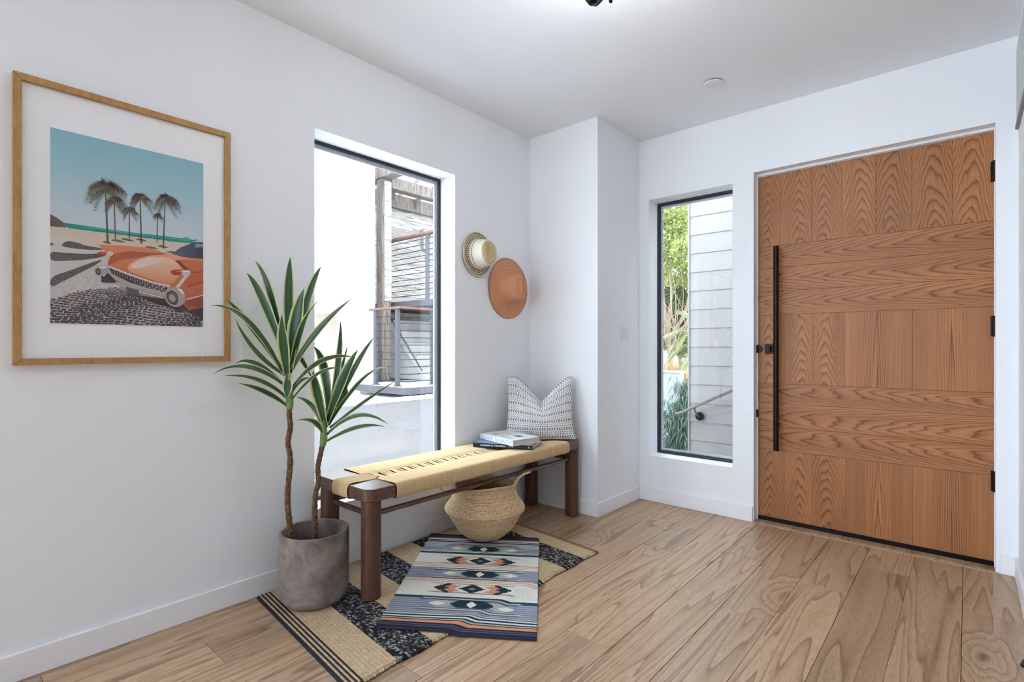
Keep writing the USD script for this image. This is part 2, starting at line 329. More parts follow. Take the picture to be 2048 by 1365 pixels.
mat('pot_concrete', {'g': ('geometry', {}), 'n': ('noise_texture', {'scale': 9.0, 'detail': 6.0, 'roughness': 0.62, 'distortion': 0.5}), 'r': ('rgb_ramp', {'ramp': [(0.28, lin(96, 86, 80)), (0.48, lin(133, 121, 113)), (0.72, lin(163, 151, 143))]}),
                     'n2': ('noise_texture', {'scale': 130.0, 'detail': 3.0}), 'p': ('principled_bsdf', {'roughness': 0.85, 'specular_ior_level': 0.3}), 'b': ('bump', {'strength': 0.35, 'distance': 0.003})},
    [('g.position', 'n.vector'), ('n.fac', 'r.fac'), ('r.color', 'p.base_color'), ('g.position', 'n2.vector'), ('n2.fac', 'b.height'), ('b.normal', 'p.normal')])

#@@STRUCTURE
# ---------------------------------------------------------------- the room
YR = -7.0; XO = 2.2; XS = 7.1; YL = (-5.8, -0.35)
H = 2.74; YD = 3.678; YB = 3.079; XB = 0.600; XR = 2.70; T = 0.17
def ring(axis, a0, a1, z0, z1, w, d0, d1):
    """A rectangular frame of width w in the plane across the axis, from depth d0 to d1."""
    if axis == 'x': return mbox((d0, a0, z0), (d1, a1, z1)) - mbox((d0 - 1, a0 + w, z0 + w), (d1 + 1, a1 - w, z1 - w))
    return mbox((a0, d0, z0), (a1, d1, z1)) - mbox((a0 + w, d0 - 1, z0 + w), (a1 - w, d1 + 1, z1 - w))

W1 = (1.346, 2.314, 0.335, 2.280); W2 = (0.680, 1.297, 0.340, 2.280); DR = (1.433, 2.615, 2.325)
obj('wall_left', mbox((-T, YR, -0.1), (0, YD + T, H)) - mbox((-1, W1[0], W1[2]), (1, W1[1], W1[3])) - mbox((-1, YL[0], 0.03), (1, YL[1], 2.66)), 'wall_paint', kind='structure')  # second, unseen opening behind the camera is added to let in fill light
obj('wall_corner', mbox((0.0, YB, -0.1), (XB, YD, H)), 'wall_paint', kind='structure')
obj('wall_front', mbox((0, YD, -0.1), (7.3, YD + T, H)) - mbox((W2[0], YD - 1, W2[2]), (W2[1], YD + 1, W2[3])) - mbox((DR[0], YD - 1, -0.2), (DR[1], YD + 1, DR[2])), 'wall_paint', kind='structure')
obj('wall_right', mbox((XR, 3.05, -0.1), (XR + 0.14, YD, H)) + mbox((XR, 3.05, -0.1), (7.3, 3.19, H)), 'wall_paint', kind='structure')
obj('wall_side', mbox((XS, YR, -0.1), (XS + .2, 3.05, H)), 'wall_paint', kind='structure')
obj('wall_rear', mbox((-T, YR - .1, -0.1), (XS + .2, YR, H)) - mbox((0.15, YR - 1, 0.03), (XO, YR + 1, 2.66)), 'wall_paint', kind='structure')  # unseen opening added and sized to feed light into the room
obj('ceiling', mbox((-T, YR - .2, H), (7.3, YD + T, H + 0.32)), 'ceiling_paint', kind='structure')

# floor: planks laid along y
fl = struct('floor')
obj('subfloor', mbox((0.0, YR, -0.1), (7.1, YD + 0.08, -0.016)), 'soil', fl)
known = {0.033: [0.30], 0.238: [0.76, 2.62], 0.442: [-0.4, 1.9], 0.647: [-0.9, 1.6], 0.851: [1.18], 1.056: [1.05, 2.839], 1.260: [1.77], 1.465: [0.3, 3.03], 1.670: [2.384], 1.874: [0.6, 2.9], 2.079: [1.4, 3.32], 2.283: [0.9], 2.488: [1.2, 3.06]}
g = 0.0007
def plank(x0, x1, y0, y1):
    dz = 0.0004 * rng.random(); z = -0.0006 + dz
    obj('plank', cbox((x0 + g, y0 + g, -0.014), (x1 - g, y1 - g, z), 0.0012), 'oak_floor', fl)
for x0, ends in known.items():
    ys = [-1.0] + sorted(e for e in ends if e > -2) + [YD - 0.006]
    while ys[1] - ys[0] > 2.4: ys.insert(1, ys[1] - 1.9)
    for a, b in zip(ys[:-1], ys[1:]):
        if b > -0.2: plank(x0, x0 + 0.2045, a, min(b, YB if x0 < 0.40 else b))
plank(0.0, 0.033, -0.2, YB)
obj('floor_far', mbox((0, YR, -0.015), (7.1, -0.25, -0.0006)) + mbox((2.6925, -0.3, -0.015), (7.1, 3.05, -0.0006)), 'oak_floor', fl)

# baseboards
BH, BT = 0.098, 0.014
def baseboard(name, lo, hi): obj(name, cbox(lo, hi, 0.002), 'trim_paint', kind='structure')
baseboard('baseboard_left', (0, YL[1], 0), (BT, YB, BH))
baseboard('baseboard_corner', (BT, YB - BT, 0), (XB, YB, BH))
baseboard('baseboard_corner_side', (XB, YB - BT, 0), (XB + BT, YD, BH))
baseboard('baseboard_front', (XB + BT, YD - BT, 0), (1.428, YD, BH))
baseboard('baseboard_front_right', (2.632, YD - BT, 0), (XR, YD, BH))
baseboard('baseboard_right', (XR - BT, 3.05, 0), (XR, YD - BT, BH))

# windows
def window(name, axis, a0, a1, z0, z1, inner, s):
    """inner: the depth where the reveal ends; s: the direction to the outside."""
    w = struct(name)
    D = lambda p, q: (min(inner + s * p, inner + s * q), max(inner + s * p, inner + s * q))
    d = D(0.0, 0.012); obj('gasket', ring(axis, a0, a1, z0, z1, 0.016, *d), 'gasket', w)
    d = D(0.012, 0.05); obj('frame', ring(axis, a0, a1, z0, z1, 0.022, *d), 'dark_frame' if axis == 'y' else 'aluminium', w)
    d = D(0.02, 0.028); obj('glazing_bead', ring(axis, a0 + 0.021, a1 - 0.021, z0 + 0.021, z1 - 0.021, 0.016, *d), 'aluminium', w)
    d = D(0.030, 0.036)
    lo, hi = ((d[0], a0 + 0.02, z0 + 0.02), (d[1], a1 - 0.02, z1 - 0.02)) if axis == 'x' else ((a0 + 0.02, d[0], z0 + 0.02), (a1 - 0.02, d[1], z1 - 0.02))
    obj('pane', mbox(lo, hi), 'glass_pane', w)
window('window_1', 'x', *W1, -0.142, -1)
window('window_2', 'y', *W2, YD + 0.145, 1)

# door
door = struct('door_1', (DR[0], YD, 0))
X0, X1, YF = 1.442, 2.612, 3.760
obj('jamb', (mbox((DR[0] + 0.0005, 3.742, 0), (DR[1] - 0.0005, 3.757, DR[2] - 0.0005)) - mbox((DR[0] + 0.008, 3, -1), (DR[1] - 0.004, 4, DR[2] - 0.014))), 'trim_paint', door)
obj('leaf', cbox((X0, YF + 0.003, 0.02), (X1, YF + 0.05, 2.308), 0.002), 'bench_wood', door)
def veneer_leaf(x0, x1, z0, z1, horiz=False, flip=False, voff=0.0, uoff=0.0):
    e = 0.0003
    v, f = arrs(cbox((x0 + e, YF, z0 + 0.0008), (x1 - e, YF + 0.003, z1 - 0.0008), 0.0006))
    if horiz:
        u = (v[:, 2] - z0) / (z1 - z0); t = (v[:, 0] - x0)
        t = 0.9 - t * 0.55
    else: u = (v[:, 0] - x0) / (x1 - x0); t = v[:, 2] - z0
    if flip: u = 1 - u
    if uoff: t = t * 0.16
    uv = np.stack([u + uoff, t + voff], 1)
    return (v, f), uv
SE = [0.022, 0.483, 0.922, 1.378, 1.835, 2.306]
def vleaves(z0, z1, xs, flips, offs):
    for k in range(len(xs) - 1):
        m, uv = veneer_leaf(xs[k], xs[k + 1], z0, z1, False, flips[k], offs[k][1], offs[k][0])
        obj('veneer', m, 'walnut_veneer', door, uv=uv)
xs1 = [X0, 1.579, 1.758, 1.922, 2.095, 2.266, 2.444, X1]
vleaves(SE[4], SE[5], xs1, [0, 1, 0, 1, 0, 1, 0], [(0, .10), (0, .12), (0, .11), (0, .30), (0, .31), (0, .55), (0, .56)])
xs3 = [X0, 1.600, 1.766, 1.935, 2.105, 2.270, 2.440, X1]
vleaves(SE[2], SE[3], xs3, [0, 1, 0, 1, 0, 1, 0], [(0, 1.1), (0, 1.2), (0, 1.22), (.50, .2), (.74, .35), (.8, .6), (.8, .6)])
xs5 = [X0, 1.600, 1.760, 1.946, 2.105, 2.270, 2.440, X1]
vleaves(SE[0], SE[1], xs5, [0, 1, 0, 1, 0, 1, 0], [(0, 2.1), (0, 2.12), (0, 2.35), (.62, 1.2), (.62, 1.2), (.75, 1.6), (.75, 1.6)])
for zi, off in ((1, 3.2), (3, 4.4)):
    z0, z1 = SE[zi], SE[zi + 1]; zs = [z0, z0 + 0.155, z0 + 0.31, z1]
    for k in range(3):
        m, uv = veneer_leaf(X0, X1, zs[k], zs[k + 1], True, k % 2 == 0, off, 0.0)
        obj('veneer', m, 'walnut_veneer', door, uv=uv)
hx = 1.565
hp = obj('pull_handle', cat(cyl((hx, 3.700, 0.487), (hx, 3.700, 1.822), 0.0165, 28)), 'bronze_metal', door, smooth=40)
for z in (0.655, 1.645): obj('standoff', cyl((hx, 3.705, z), (hx, YF, z), 0.009), 'bronze_metal', hp, smooth=40)
db = obj('deadbolt', cbox((1.482, 3.752, 1.119), (1.545, YF + .001, 1.184), 0.002), 'black_metal', door)
obj('thumb_turn', cat(cyl((1.520, 3.735, 1.151), (1.520, 3.753, 1.151), 0.020, 24), cbox((1.514, 3.712, 1.133), (1.526, 3.737, 1.169), 0.003)), 'black_metal', db, smooth=35)
obj('strike_plate', cyl((DR[0] + .0085, 3.743, 1.151), (DR[0] + .0085, 3.7395, 1.151), 0.026, 24), 'black_metal', door)
obj('strike_plate', cbox((DR[0] + .0005, 3.736, 0.692), (DR[0] + .012, 3.7435, 0.742), 0.001), 'black_metal', door)
for z in (2.092, 1.274, 0.455):
    hg = obj('hinge', cat(cyl((2.6135, 3.742, z - .055), (2.6135, 3.742, z + .055), 0.0085, 16), mbox((2.598, 3.752, z - .053), (2.614, 3.7585, z + .053))), 'bronze_metal', door, smooth=40)
    for q in (-.032, -.011, .011, .032): obj('knuckle', cyl((2.6135, 3.742, z + q - .0085), (2.6135, 3.742, z + q + .0085), 0.0094, 16), 'bronze_metal', hg, smooth=40)
obj('door_sweep', cbox((X0, 3.748, 0.006), (X1, 3.766, 0.030), 0.002), 'black_metal', door)
obj('threshold', m3.Manifold.hull_points(np.array([(x, y, z) for x in (DR[0] + .001, DR[1] - .001) for y, z in ((3.674, -0.01), (3.674, 0.0005), (3.682, 0.005), (3.80, 0.006), (3.80, -0.01))])), 'oak_floor', door)
obj('threshold_trim', cbox((DR[0] - 0.004, 3.660, -0.005), (DR[1] + 0.012, 3.6745, 0.003), 0.001), 'oak_floor', door)

# switch, ceiling disc, panel, door stop
sw = thing('light_switch', 'white double rocker light switch plate on the short side wall beside the narrow window', 'light switch', (XB, 3.451, 1.266))
obj('plate', cbox((XB, 3.394, 1.208), (XB + 0.006, 3.508, 1.324), 0.002), 'white_plastic', sw)
for y in (3.428, 3.474):
    fr = obj('rocker_frame', mbox((XB + 0.004, y - 0.0175, 1.232), (XB + 0.0072, y + 0.0175, 1.300)) - mbox((XB, y - 0.0150, 1.2345), (XB + 1, y + 0.0150, 1.2975)), 'white_plastic', sw)
    obj('rocker', m3.Manifold.hull_points(np.array([(XB + a, y + b, z) for b in (-.0148, .0148) for a, z in ((.003, 1.235), (.0065, 1.235), (.011, 1.297), (.003, 1.297))])), 'white_plastic', sw)
for y in (3.428, 3.474):
    for z in (1.219, 1.313): obj('screw', cyl((XB + .0055, y, z), (XB + .0068, y, z), 0.003, 10), 'white_plastic', sw)
dc = thing('ceiling_cover', 'small flat white round cover plate set in the ceiling near the door', 'ceiling fitting', (1.364, 3.133, H))
obj('disc', lathe([(0, -0.012), (0.050, -0.012), (0.053, -0.009), (0.053, -0.006), (0, -0.006)], 40, (1.364, 3.133, H)), 'white_plastic', dc, smooth=30)
obj('recess', lathe([(0, -0.006), (0.043, -0.006), (0.043, 0.0)], 32, (1.364, 3.133, H)), 'gasket', dc, smooth=30)  # dark collar put in for the shadow gap behind the disc
pn = thing('wall_panel', 'pale grey flat box panel high on the side wall at the right edge', 'wall panel', (XR, 3.30, 2.45))
obj('casing', cbox((XR - 0.010, 3.1, 2.27), (XR, 3.636, 2.65), 0.003), 'grey_panel', pn)
obj('bottom_rail', cbox((XR - 0.014, 3.1, 2.255), (XR, 3.640, 2.272), 0.002), 'roof_grey', pn)
ds = thing('door_stop', 'small dark domed door stop on the oak floor at the right edge', 'door stop', (2.672, 2.666, 0))
obj('base', lathe([(0, .004), (.021, .004), (.022, 0), (0, 0)], 28, (2.672, 2.666, 0)), 'black_metal', ds, smooth=35)
obj('bumper', lathe([(0, .026), (.008, .025), (.015, .020), (.018, .012), (.018, .004)], 28, (2.672, 2.666, 0)), 'gasket', ds, smooth=True)

# ceiling lamp whose lowest tips reach into the picture
LX, LY, LZ = 1.527, 1.669, 2.417
lamp = thing('chandelier', 'dark metal ceiling lamp whose lowest tips hang into the top of the picture', 'ceiling lamp', (LX, LY, LZ))
obj('canopy', lathe([(0, H - .03), (.05, H - .028), (.065, H - .01), (.065, H), (0, H)], 32, (LX, LY, 0)), 'black_metal', lamp, smooth=35)
obj('stem', cyl((LX, LY, LZ + .03), (LX, LY, H - .02), 0.009), 'black_metal', lamp, smooth=40)
obj('hub', lathe([(0, LZ), (.005, LZ + .001), (.007, LZ + .006), (.004, LZ + .011), (.010, LZ + .014), (.022, LZ + .03), (.026, LZ + .05), (.012, LZ + .08), (0, LZ + .08)], 28, (LX, LY, 0)), 'black_metal', lamp, smooth=35)
for k in range(5):
    a = math.radians(217 + 72 * k); c, s = math.cos(a), math.sin(a)
    P = [(LX + c * r, LY + s * r, LZ + z) for r, z in ((.015, .06), (.05, .062), (.10, .068), (.15, .088), (.165, .11))]
    ar = obj('arm', tube(spline(P, 16), 0.006, 10), 'black_metal', lamp, smooth=40)
    obj('candle_cup', lathe([(0, .102), (.018, .104), (.03, .12), (.031, .123), (.012, .122), (.012, .140), (0, .141)], 24, (LX + c * .165, LY + s * .165, LZ)), 'bronze_metal', ar, smooth=35)
    b_ = trimesh.creation.icosphere(2, .02); b_.apply_translation([LX + c * .165, LY + s * .165, LZ + .158]); obj('bulb', b_, 'fill_glow', ar, smooth=True)  # bulbs out of view, added as fill light for walls and ceiling

#@@FURNITURE
# ---------------------------------------------------------------- framed print on the left wall
fr = thing('framed_print', 'large oak framed print of palms, beach and an orange finned car on the left wall', 'picture', (0, 0.58, 1.6))
FY0, FY1, FZ0, FZ1, FW = 0.229, 0.935, 1.101, 2.119, 0.023
for a, b, c, d in (((FY0, FZ0), (FY0, FZ1), (FY0 + FW, FZ1 - FW), (FY0 + FW, FZ0 + FW)), ((FY0, FZ1), (FY1, FZ1), (FY1 - FW, FZ1 - FW), (FY0 + FW, FZ1 - FW)),
                   ((FY1, FZ1), (FY1, FZ0), (FY1 - FW, FZ0 + FW), (FY1 - FW, FZ1 - FW)), ((FY1, FZ0), (FY0, FZ0), (FY0 + FW, FZ0 + FW), (FY1 - FW, FZ0 + FW))):
    pts = []
    q = np.array([a, b, c, d]); cen = q.mean(0)
    for p in q:
        p2 = cen + (p - cen) * 0.9985
        pts += [(0.001, *p2), (0.028, *p2)]
    obj('frame_rail', m3.Manifold.hull_points(np.array(pts)), 'frame_oak', fr)
obj('mount', mbox((0.004, FY0 + FW - .002, FZ0 + FW - .002), (0.012, FY1 - FW + .002, FZ1 - FW + .002)), 'print_paper', fr)
PY0, PY1, PZ0, PZ1 = 0.328, 0.829, 1.249, 1.958
class Print:
    """A flat print: coloured areas laid over each other as paper-thin layers."""
    def __init__(s): s.V, s.F, s.C, s.n, s.layer = [], [], [], 0, 0
    def tri(s, v2, f, col):
        v2 = np.asarray(v2, float)
        s.V.append(np.c_[np.full(len(v2), 0.0122 + s.layer * 2e-5), PY0 + v2[:, 0] * (PY1 - PY0), PZ0 + v2[:, 1] * (PZ1 - PZ0)]); s.F.append(np.asarray(f) + s.n); s.n += len(v2)
        s.C.append(np.array([col(x, y) for x, y in v2]) if callable(col) else np.tile(col, (len(v2), 1)))
    def poly(s, pts, col, new=True):
        if new: s.layer += 1
        p = sg.Polygon(pts).buffer(0).intersection(sg.box(0, 0, 1, 1))
        for g_ in getattr(p, 'geoms', [p]):
            if g_.area > 1e-7 and g_.geom_type == 'Polygon': s.tri(*trimesh.creation.triangulate_polygon(g_, engine='earcut'), col)
    def strip(s, x0, x1, y0, y1, n, col, m=2):
        s.layer += 1; x = np.linspace(x0, x1, m); y = np.linspace(y0, y1, n); q = np.array([(a, b) for b in y for a in x]); f = grid_faces(n, m); s.tri(q, np.vstack([f[:, [0, 1, 2]], f[:, [0, 2, 3]]]), col)
def lerp(stops):
    xs = [q[0] for q in stops]; cs = np.array([lin(*q[1]) for q in stops])
    return lambda t: np.array([np.interp(t, xs, cs[:, k]) for k in range(3)])
def smooth_poly(pts, it=2):
    p = np.array(pts, float)
    for _ in range(it):
        n_ = np.roll(p, -1, 0); p = np.stack([p * .75 + n_ * .25, p * .25 + n_ * .75], 1).reshape(-1, 2)
    return p
SHAPES = {
'hill':[(-0.001,0.558),(0.036,0.545),(0.072,0.525),(0.108,0.509),(0.081,0.5),(-0.001,0.491)],
'sea':[(0.063,0.522),(0.117,0.523),(0.307,0.522),(0.511,0.521),(0.732,0.526),(0.971,0.525),(0.971,0.509),(0.802,0.498),(0.619,0.499),(0.327,0.497),(0.108,0.495)],
'sand':[(-0.002,0.495),(0.108,0.498),(0.327,0.5),(0.619,0.501),(0.802,0.5),(0.999,0.512),(0.999,0.38),(0.511,0.384),(0.278,0.414),(-0.001,0.425)],
'wave1':[(0.061,0.409),(0.095,0.433),(0.154,0.429),(0.196,0.417),(0.278,0.414),(0.327,0.41),(0.239,0.396),(0.117,0.396),(0.072,0.399)],
'wave0':[(-0.001,0.413),(0.017,0.41),(0.023,0.405),(-0.001,0.395)],
'wave2':[(-0.001,0.369),(0.081,0.367),(0.21,0.374),(0.278,0.383),(0.337,0.377),(0.21,0.343),(0.072,0.325),(-0.001,0.319)],
'wave3':[(-0.001,0.238),(0.117,0.281),(0.239,0.333),(0.307,0.355),(0.268,0.323),(0.154,0.263),(0.045,0.206),(-0.001,0.178)],
'stones':[(-0.001,0.119),(0.117,0.163),(0.258,0.196),(0.407,0.211),(0.619,0.201),(0.999,0.106),(0.999,-0.002),(-0.001,-0.002)],
'shadow':[(0.287,0.234),(0.377,0.231),(0.469,0.193),(0.619,0.137),(0.732,0.114),(0.873,0.091),(0.999,0.047),(0.999,0.125),(0.849,0.176),(0.511,0.267),(0.337,0.29)],
'body':[(0.273,0.431),(0.407,0.44),(0.597,0.446),(0.72,0.426),(0.999,0.419),(0.999,0.12),(0.885,0.101),(0.855,0.129),(0.732,0.227),(0.511,0.276),(0.337,0.32),(0.332,0.35),(0.357,0.387)],
'trunklid':[(0.453,0.325),(0.511,0.37),(0.608,0.397),(0.732,0.402),(0.79,0.391),(0.837,0.342),(0.813,0.298),(0.755,0.237),(0.619,0.266),(0.469,0.3)],
'trunkhi':[(0.469,0.331),(0.554,0.379),(0.641,0.396),(0.709,0.383),(0.619,0.348),(0.511,0.316)],
'deckline':[(0.554,0.388),(0.619,0.405),(0.767,0.428),(0.922,0.417),(0.79,0.392),(0.686,0.4)],
'windshield':[(0.761,0.427),(0.825,0.47),(0.922,0.511),(0.999,0.524),(0.999,0.417),(0.849,0.415)],
'roof':[(0.916,0.511),(0.959,0.527),(0.999,0.532),(0.999,0.52)],
'fin1':[(0.273,0.432),(0.307,0.427),(0.428,0.44),(0.597,0.442),(0.732,0.425),(0.554,0.413),(0.387,0.392),(0.347,0.379),(0.307,0.408)],
'fin1d':[(0.337,0.381),(0.469,0.414),(0.619,0.419),(0.732,0.425),(0.554,0.388),(0.407,0.358),(0.332,0.32),(0.342,0.351)],
'light1':[(0.263,0.38),(0.282,0.392),(0.327,0.397),(0.337,0.389),(0.327,0.379),(0.282,0.373)],
'chr1':[(0.327,0.396),(0.362,0.401),(0.369,0.388),(0.357,0.377),(0.327,0.377)],
'fin2':[(0.776,0.391),(0.999,0.407),(0.999,0.272),(0.879,0.235),(0.849,0.272),(0.885,0.313),(0.855,0.339)],
'fin2d':[(0.79,0.391),(0.813,0.391),(0.897,0.342),(0.891,0.323),(0.855,0.341)],
'light2':[(0.746,0.321),(0.778,0.336),(0.825,0.339),(0.855,0.329),(0.837,0.311),(0.778,0.3)],
'chr2':[(0.831,0.337),(0.891,0.342),(0.903,0.324),(0.885,0.305),(0.837,0.307)],
'strut2':[(0.855,0.306),(0.885,0.308),(0.813,0.231),(0.784,0.23)],
'strut1':[(0.332,0.374),(0.351,0.376),(0.322,0.327),(0.302,0.327)],
'bumper':[(0.337,0.32),(0.469,0.286),(0.619,0.252),(0.755,0.237),(0.72,0.207),(0.703,0.169),(0.554,0.193),(0.448,0.218),(0.377,0.249),(0.332,0.285)],
'grille':[(0.342,0.312),(0.469,0.277),(0.619,0.243),(0.732,0.227),(0.715,0.198),(0.608,0.214),(0.469,0.242),(0.357,0.282)],
'bump2':[(0.377,0.244),(0.469,0.215),(0.619,0.188),(0.709,0.174),(0.709,0.16),(0.554,0.17),(0.448,0.196),(0.387,0.228)],
'plate':[(0.448,0.214),(0.532,0.201),(0.538,0.17),(0.459,0.179)],
'pod1':[(0.249,0.296),(0.273,0.316),(0.317,0.327),(0.337,0.311),(0.332,0.285),(0.292,0.26),(0.258,0.266)],
'pod1d':[(0.256,0.292),(0.278,0.307),(0.292,0.29),(0.285,0.264),(0.263,0.271)],
'pod2':[(0.703,0.197),(0.732,0.222),(0.79,0.235),(0.837,0.228),(0.863,0.187),(0.855,0.139),(0.802,0.112),(0.743,0.124),(0.715,0.156)],
'pod2d':[(0.72,0.193),(0.755,0.214),(0.796,0.202),(0.811,0.165),(0.796,0.126),(0.749,0.134),(0.726,0.161)],
'pod2l':[(0.738,0.18),(0.761,0.191),(0.79,0.173),(0.784,0.145),(0.749,0.148)],
'under1':[(0.292,0.265),(0.377,0.253),(0.367,0.231),(0.297,0.228)],
'side':[(0.867,0.168),(0.999,0.201),(0.999,0.194),(0.867,0.16)],
'under2':[(0.761,0.116),(0.855,0.129),(0.999,0.125),(0.999,0.106),(0.79,0.084)],
}
P = Print(); sh = {k: np.array(v) for k, v in SHAPES.items()}
skyc = lerp([(0.5, (200, 208, 214)), (0.62, (188, 204, 212)), (0.8, (158, 194, 204)), (1.0, (134, 184, 196))])
P.strip(0, 1, 0.46, 1, 24, lambda x, y: skyc(y))
P.strip(0, 1, 0, 0.47, 12, lambda x, y: lerp([(0, (196, 188, 184)), (.47, (206, 200, 196))])(y))
P.poly(sh['hill'], lin(104, 92, 90))
for q in range(5): x = .004 + q * .018; P.poly([(x, .497), (x + .012, .5), (x + .013, .52 - q * .003), (x + .004, .525)], lin(84 + 12 * q, 74 + 8 * q, 72 + 6 * q), q == 0)
P.poly(sh['sea'], lin(26, 146, 136))
P.poly([(.1, .515), (.4, .512), (.75, .515), (.95, .516), (.95, .520), (.6, .518), (.3, .519)], lin(70, 176, 164))
P.poly([(.12, .5), (.4, .502), (.7, .503), (.95, .508), (.95, .510), (.6, .506), (.3, .506)], lin(16, 118, 112))
P.poly([(.83, .525), (.86, .537), (.88, .539), (.91, .527)], lin(92, 168, 160)); P.poly([(.915, .526), (.94, .533), (.97, .526)], lin(92, 168, 160), False)
P.poly(sh['sand'], lambda x, y: lerp([(.38, (216, 204, 188)), (.5, (206, 192, 172))])(y))
rp = np.random.default_rng(5); P.layer += 1
for k in range(90):
    x = .08 + .85 * rp.random(); y = .499 + rp.normal() * .003; w_ = .002 + .004 * rp.random(); P.poly([(x, y), (x + w_, y), (x + w_ * .8, y + .004 * rp.random() + .002), (x + w_ * .2, y + .004)], lin(*rp.choice([(50, 92, 88), (34, 60, 60), (180, 90, 70), (230, 230, 225)])), False)
P.layer += 1
for x, y, w_ in ((.40, .463, .10), (.46, .476, .09), (.62, .448, .10), (.70, .462, .08), (.78, .435, .12), (.55, .485, .08), (.33, .447, .06)):
    P.poly([(x - w_ / 2, y), (x - w_ / 4, y + .008), (x + w_ / 5, y + .006), (x + w_ / 2, y - .002), (x + w_ / 5, y - .006), (x - w_ / 4, y - .004)], lin(120, 98, 82), False)
dark = lin(86, 78, 78)
for k in ('wave0', 'wave1', 'wave2', 'wave3'): P.poly(smooth_poly(sh[k], 2), dark)
P.poly(sh['stones'], lin(178, 168, 166))
# cobbles, smaller with distance
def cobbles(region, rows, cols, c0, c1, y0, y1, seed, shrink=.84):
    r = np.random.default_rng(seed); reg = sg.Polygon(region).buffer(0); P.layer += 1
    for j in range(rows):
        t0, t1 = (j / rows), ((j + 1) / rows); ya, yb = y1 - (y1 - y0) * t0 ** 1.35, y1 - (y1 - y0) * t1 ** 1.35; n = max(4, int(cols * (1.75 - .75 * t1)))
        off = r.random()
        for i in range(-1, n + 1):
            xa, xb = (i + off) / n, (i + 1 + off) / n; hx_, hy_ = (xb - xa) / 2, (ya - yb) / 2; c = np.array([(xa + xb) / 2, (ya + yb) / 2 + .012 * math.sin(xa * 9 + j * .25)])
            if not reg.contains(sg.Point(*c)): continue
            q = np.array([(-1, -1), (1, -1), (1, 1), (-1, 1)]) * [hx_ * shrink, hy_ * shrink] + r.normal(size=(4, 2)) * [hx_ * .2, hy_ * .22] + c
            s_ = r.random(); P.poly(q, np.array(c0) * (1 - s_) + np.array(c1) * s_, False)
cobbles(SHAPES['stones'], 22, 26, lin(58, 48, 50), lin(92, 82, 82), -.01, .21, 11)
for k, n_ in (('wave1', 9), ('wave2', 12), ('wave3', 22)):
    a_ = sh[k]; cobbles(smooth_poly(a_, 2), n_, 52, lin(112, 104, 102), lin(150, 142, 138), a_[:, 1].min(), a_[:, 1].max(), 12, .45)
cobbles([(0, .19), (.1, .225), (.3, .33), (.45, .215), (.25, .19), (.1, .155), (0, .125)], 22, 36, lin(186, 178, 174), lin(214, 208, 204), .11, .34, 13, .7)
# palms
def palm_print(head, foot, r_h, w_, seed):
    r = np.random.default_rng(seed); h = np.array(head); f_ = np.array(foot); P.layer += 1
    P.poly([f_ + (-w_ * .6, 0), f_ + (w_ * .6, 0), h + (w_ * .4, 0), h + (-w_ * .4, 0)], lin(92, 74, 70))
    for k in range(15):
        a = PI * (-.20 + 1.40 * k / 14) + r.normal() * .09; L = r_h * (.95 + .4 * r.random()); ux, uy = math.cos(a), math.sin(a)
        t = np.linspace(0, 1, 9)[:, None]; ras = h + np.array([ux * L * .74, uy * L * .56]) * t + np.array([.12 * L, 0]) * t ** 2 + np.array([0, -L * .42]) * t ** 2.2
        col = np.array(lin(84, 72, 66)) * (.7 + .7 * r.random()) if r.random() > .2 else np.array(lin(128, 130, 106)); P.layer += .25
        for i in range(1, 9):
            tg = ras[i] - ras[i - 1]; tg /= np.linalg.norm(tg) + 1e-9; nn = np.array([-tg[1], tg[0]])
            for s_ in (-1, 1):
                for o_ in (0, .5):
                    b_ = ras[i - 1] * (1 - o_) + ras[i] * o_; l_ = L * .19 * math.sin(PI * (.2 + .65 * (i + o_) / 9)); e_ = b_ + nn * s_ * l_ * .75 + tg * l_ * .6 + np.array([0, -l_ * .25])
                    P.poly([b_ - tg * L * .016, b_ + tg * L * .022, e_], col * (.8 + .4 * r.random()), False)
for k, a_ in enumerate((((0.32, 0.735), (0.334, 0.446), 0.157, 0.0105), ((0.375, 0.678), (0.382, 0.473), 0.089, 0.0073), ((0.471, 0.643), (0.471, 0.485), 0.065, 0.0063), ((0.543, 0.721), (0.55, 0.464), 0.092, 0.0084), ((0.662, 0.638), (0.656, 0.483), 0.047, 0.0063), ((0.715, 0.738), (0.701, 0.452), 0.11, 0.0084))): palm_print(*a_, 60 + k)
# car
P.poly(sh['shadow'], lin(62, 52, 54))
P.poly(sh['under1'], lin(58, 50, 52)); P.poly(sh['under2'], lin(66, 54, 54))
body_c = lerp([(.1, (168, 84, 54)), (.3, (206, 118, 76)), (.45, (216, 138, 96))])
P.poly(sh['body'], lambda x, y: body_c(y))
P.poly(sh['fin1'], lin(214, 132, 88)); P.poly(sh['fin1d'], lin(176, 92, 62))
P.poly(sh['deckline'], lin(224, 160, 122)); P.poly(smooth_poly(sh['trunklid'], 2), lambda x, y: lerp([(.24, (206, 138, 98)), (.33, (222, 168, 132)), (.4, (230, 196, 176))])(y))
P.poly(smooth_poly(sh['trunkhi'], 2), lin(226, 202, 194))
P.poly(sh['windshield'], lambda x, y: lerp([(.76, (96, 108, 122)), (1, (54, 62, 82))])(x)); P.poly(sh['roof'], lin(190, 196, 202))
P.poly([(.93, .48), (1, .49), (1, .51), (.94, .505)], lin(132, 146, 160))
P.poly(sh['fin2'], lambda x, y: lerp([(.24, (184, 90, 54)), (.4, (206, 112, 72))])(y)); P.poly(sh['fin2d'], lin(136, 70, 50))
P.poly([(.9, .33), (1, .345), (1, .338), (.9, .322)], lin(158, 76, 48)); P.poly([(.88, .245), (1, .285), (1, .277), (.88, .236)], lin(156, 72, 44), False)
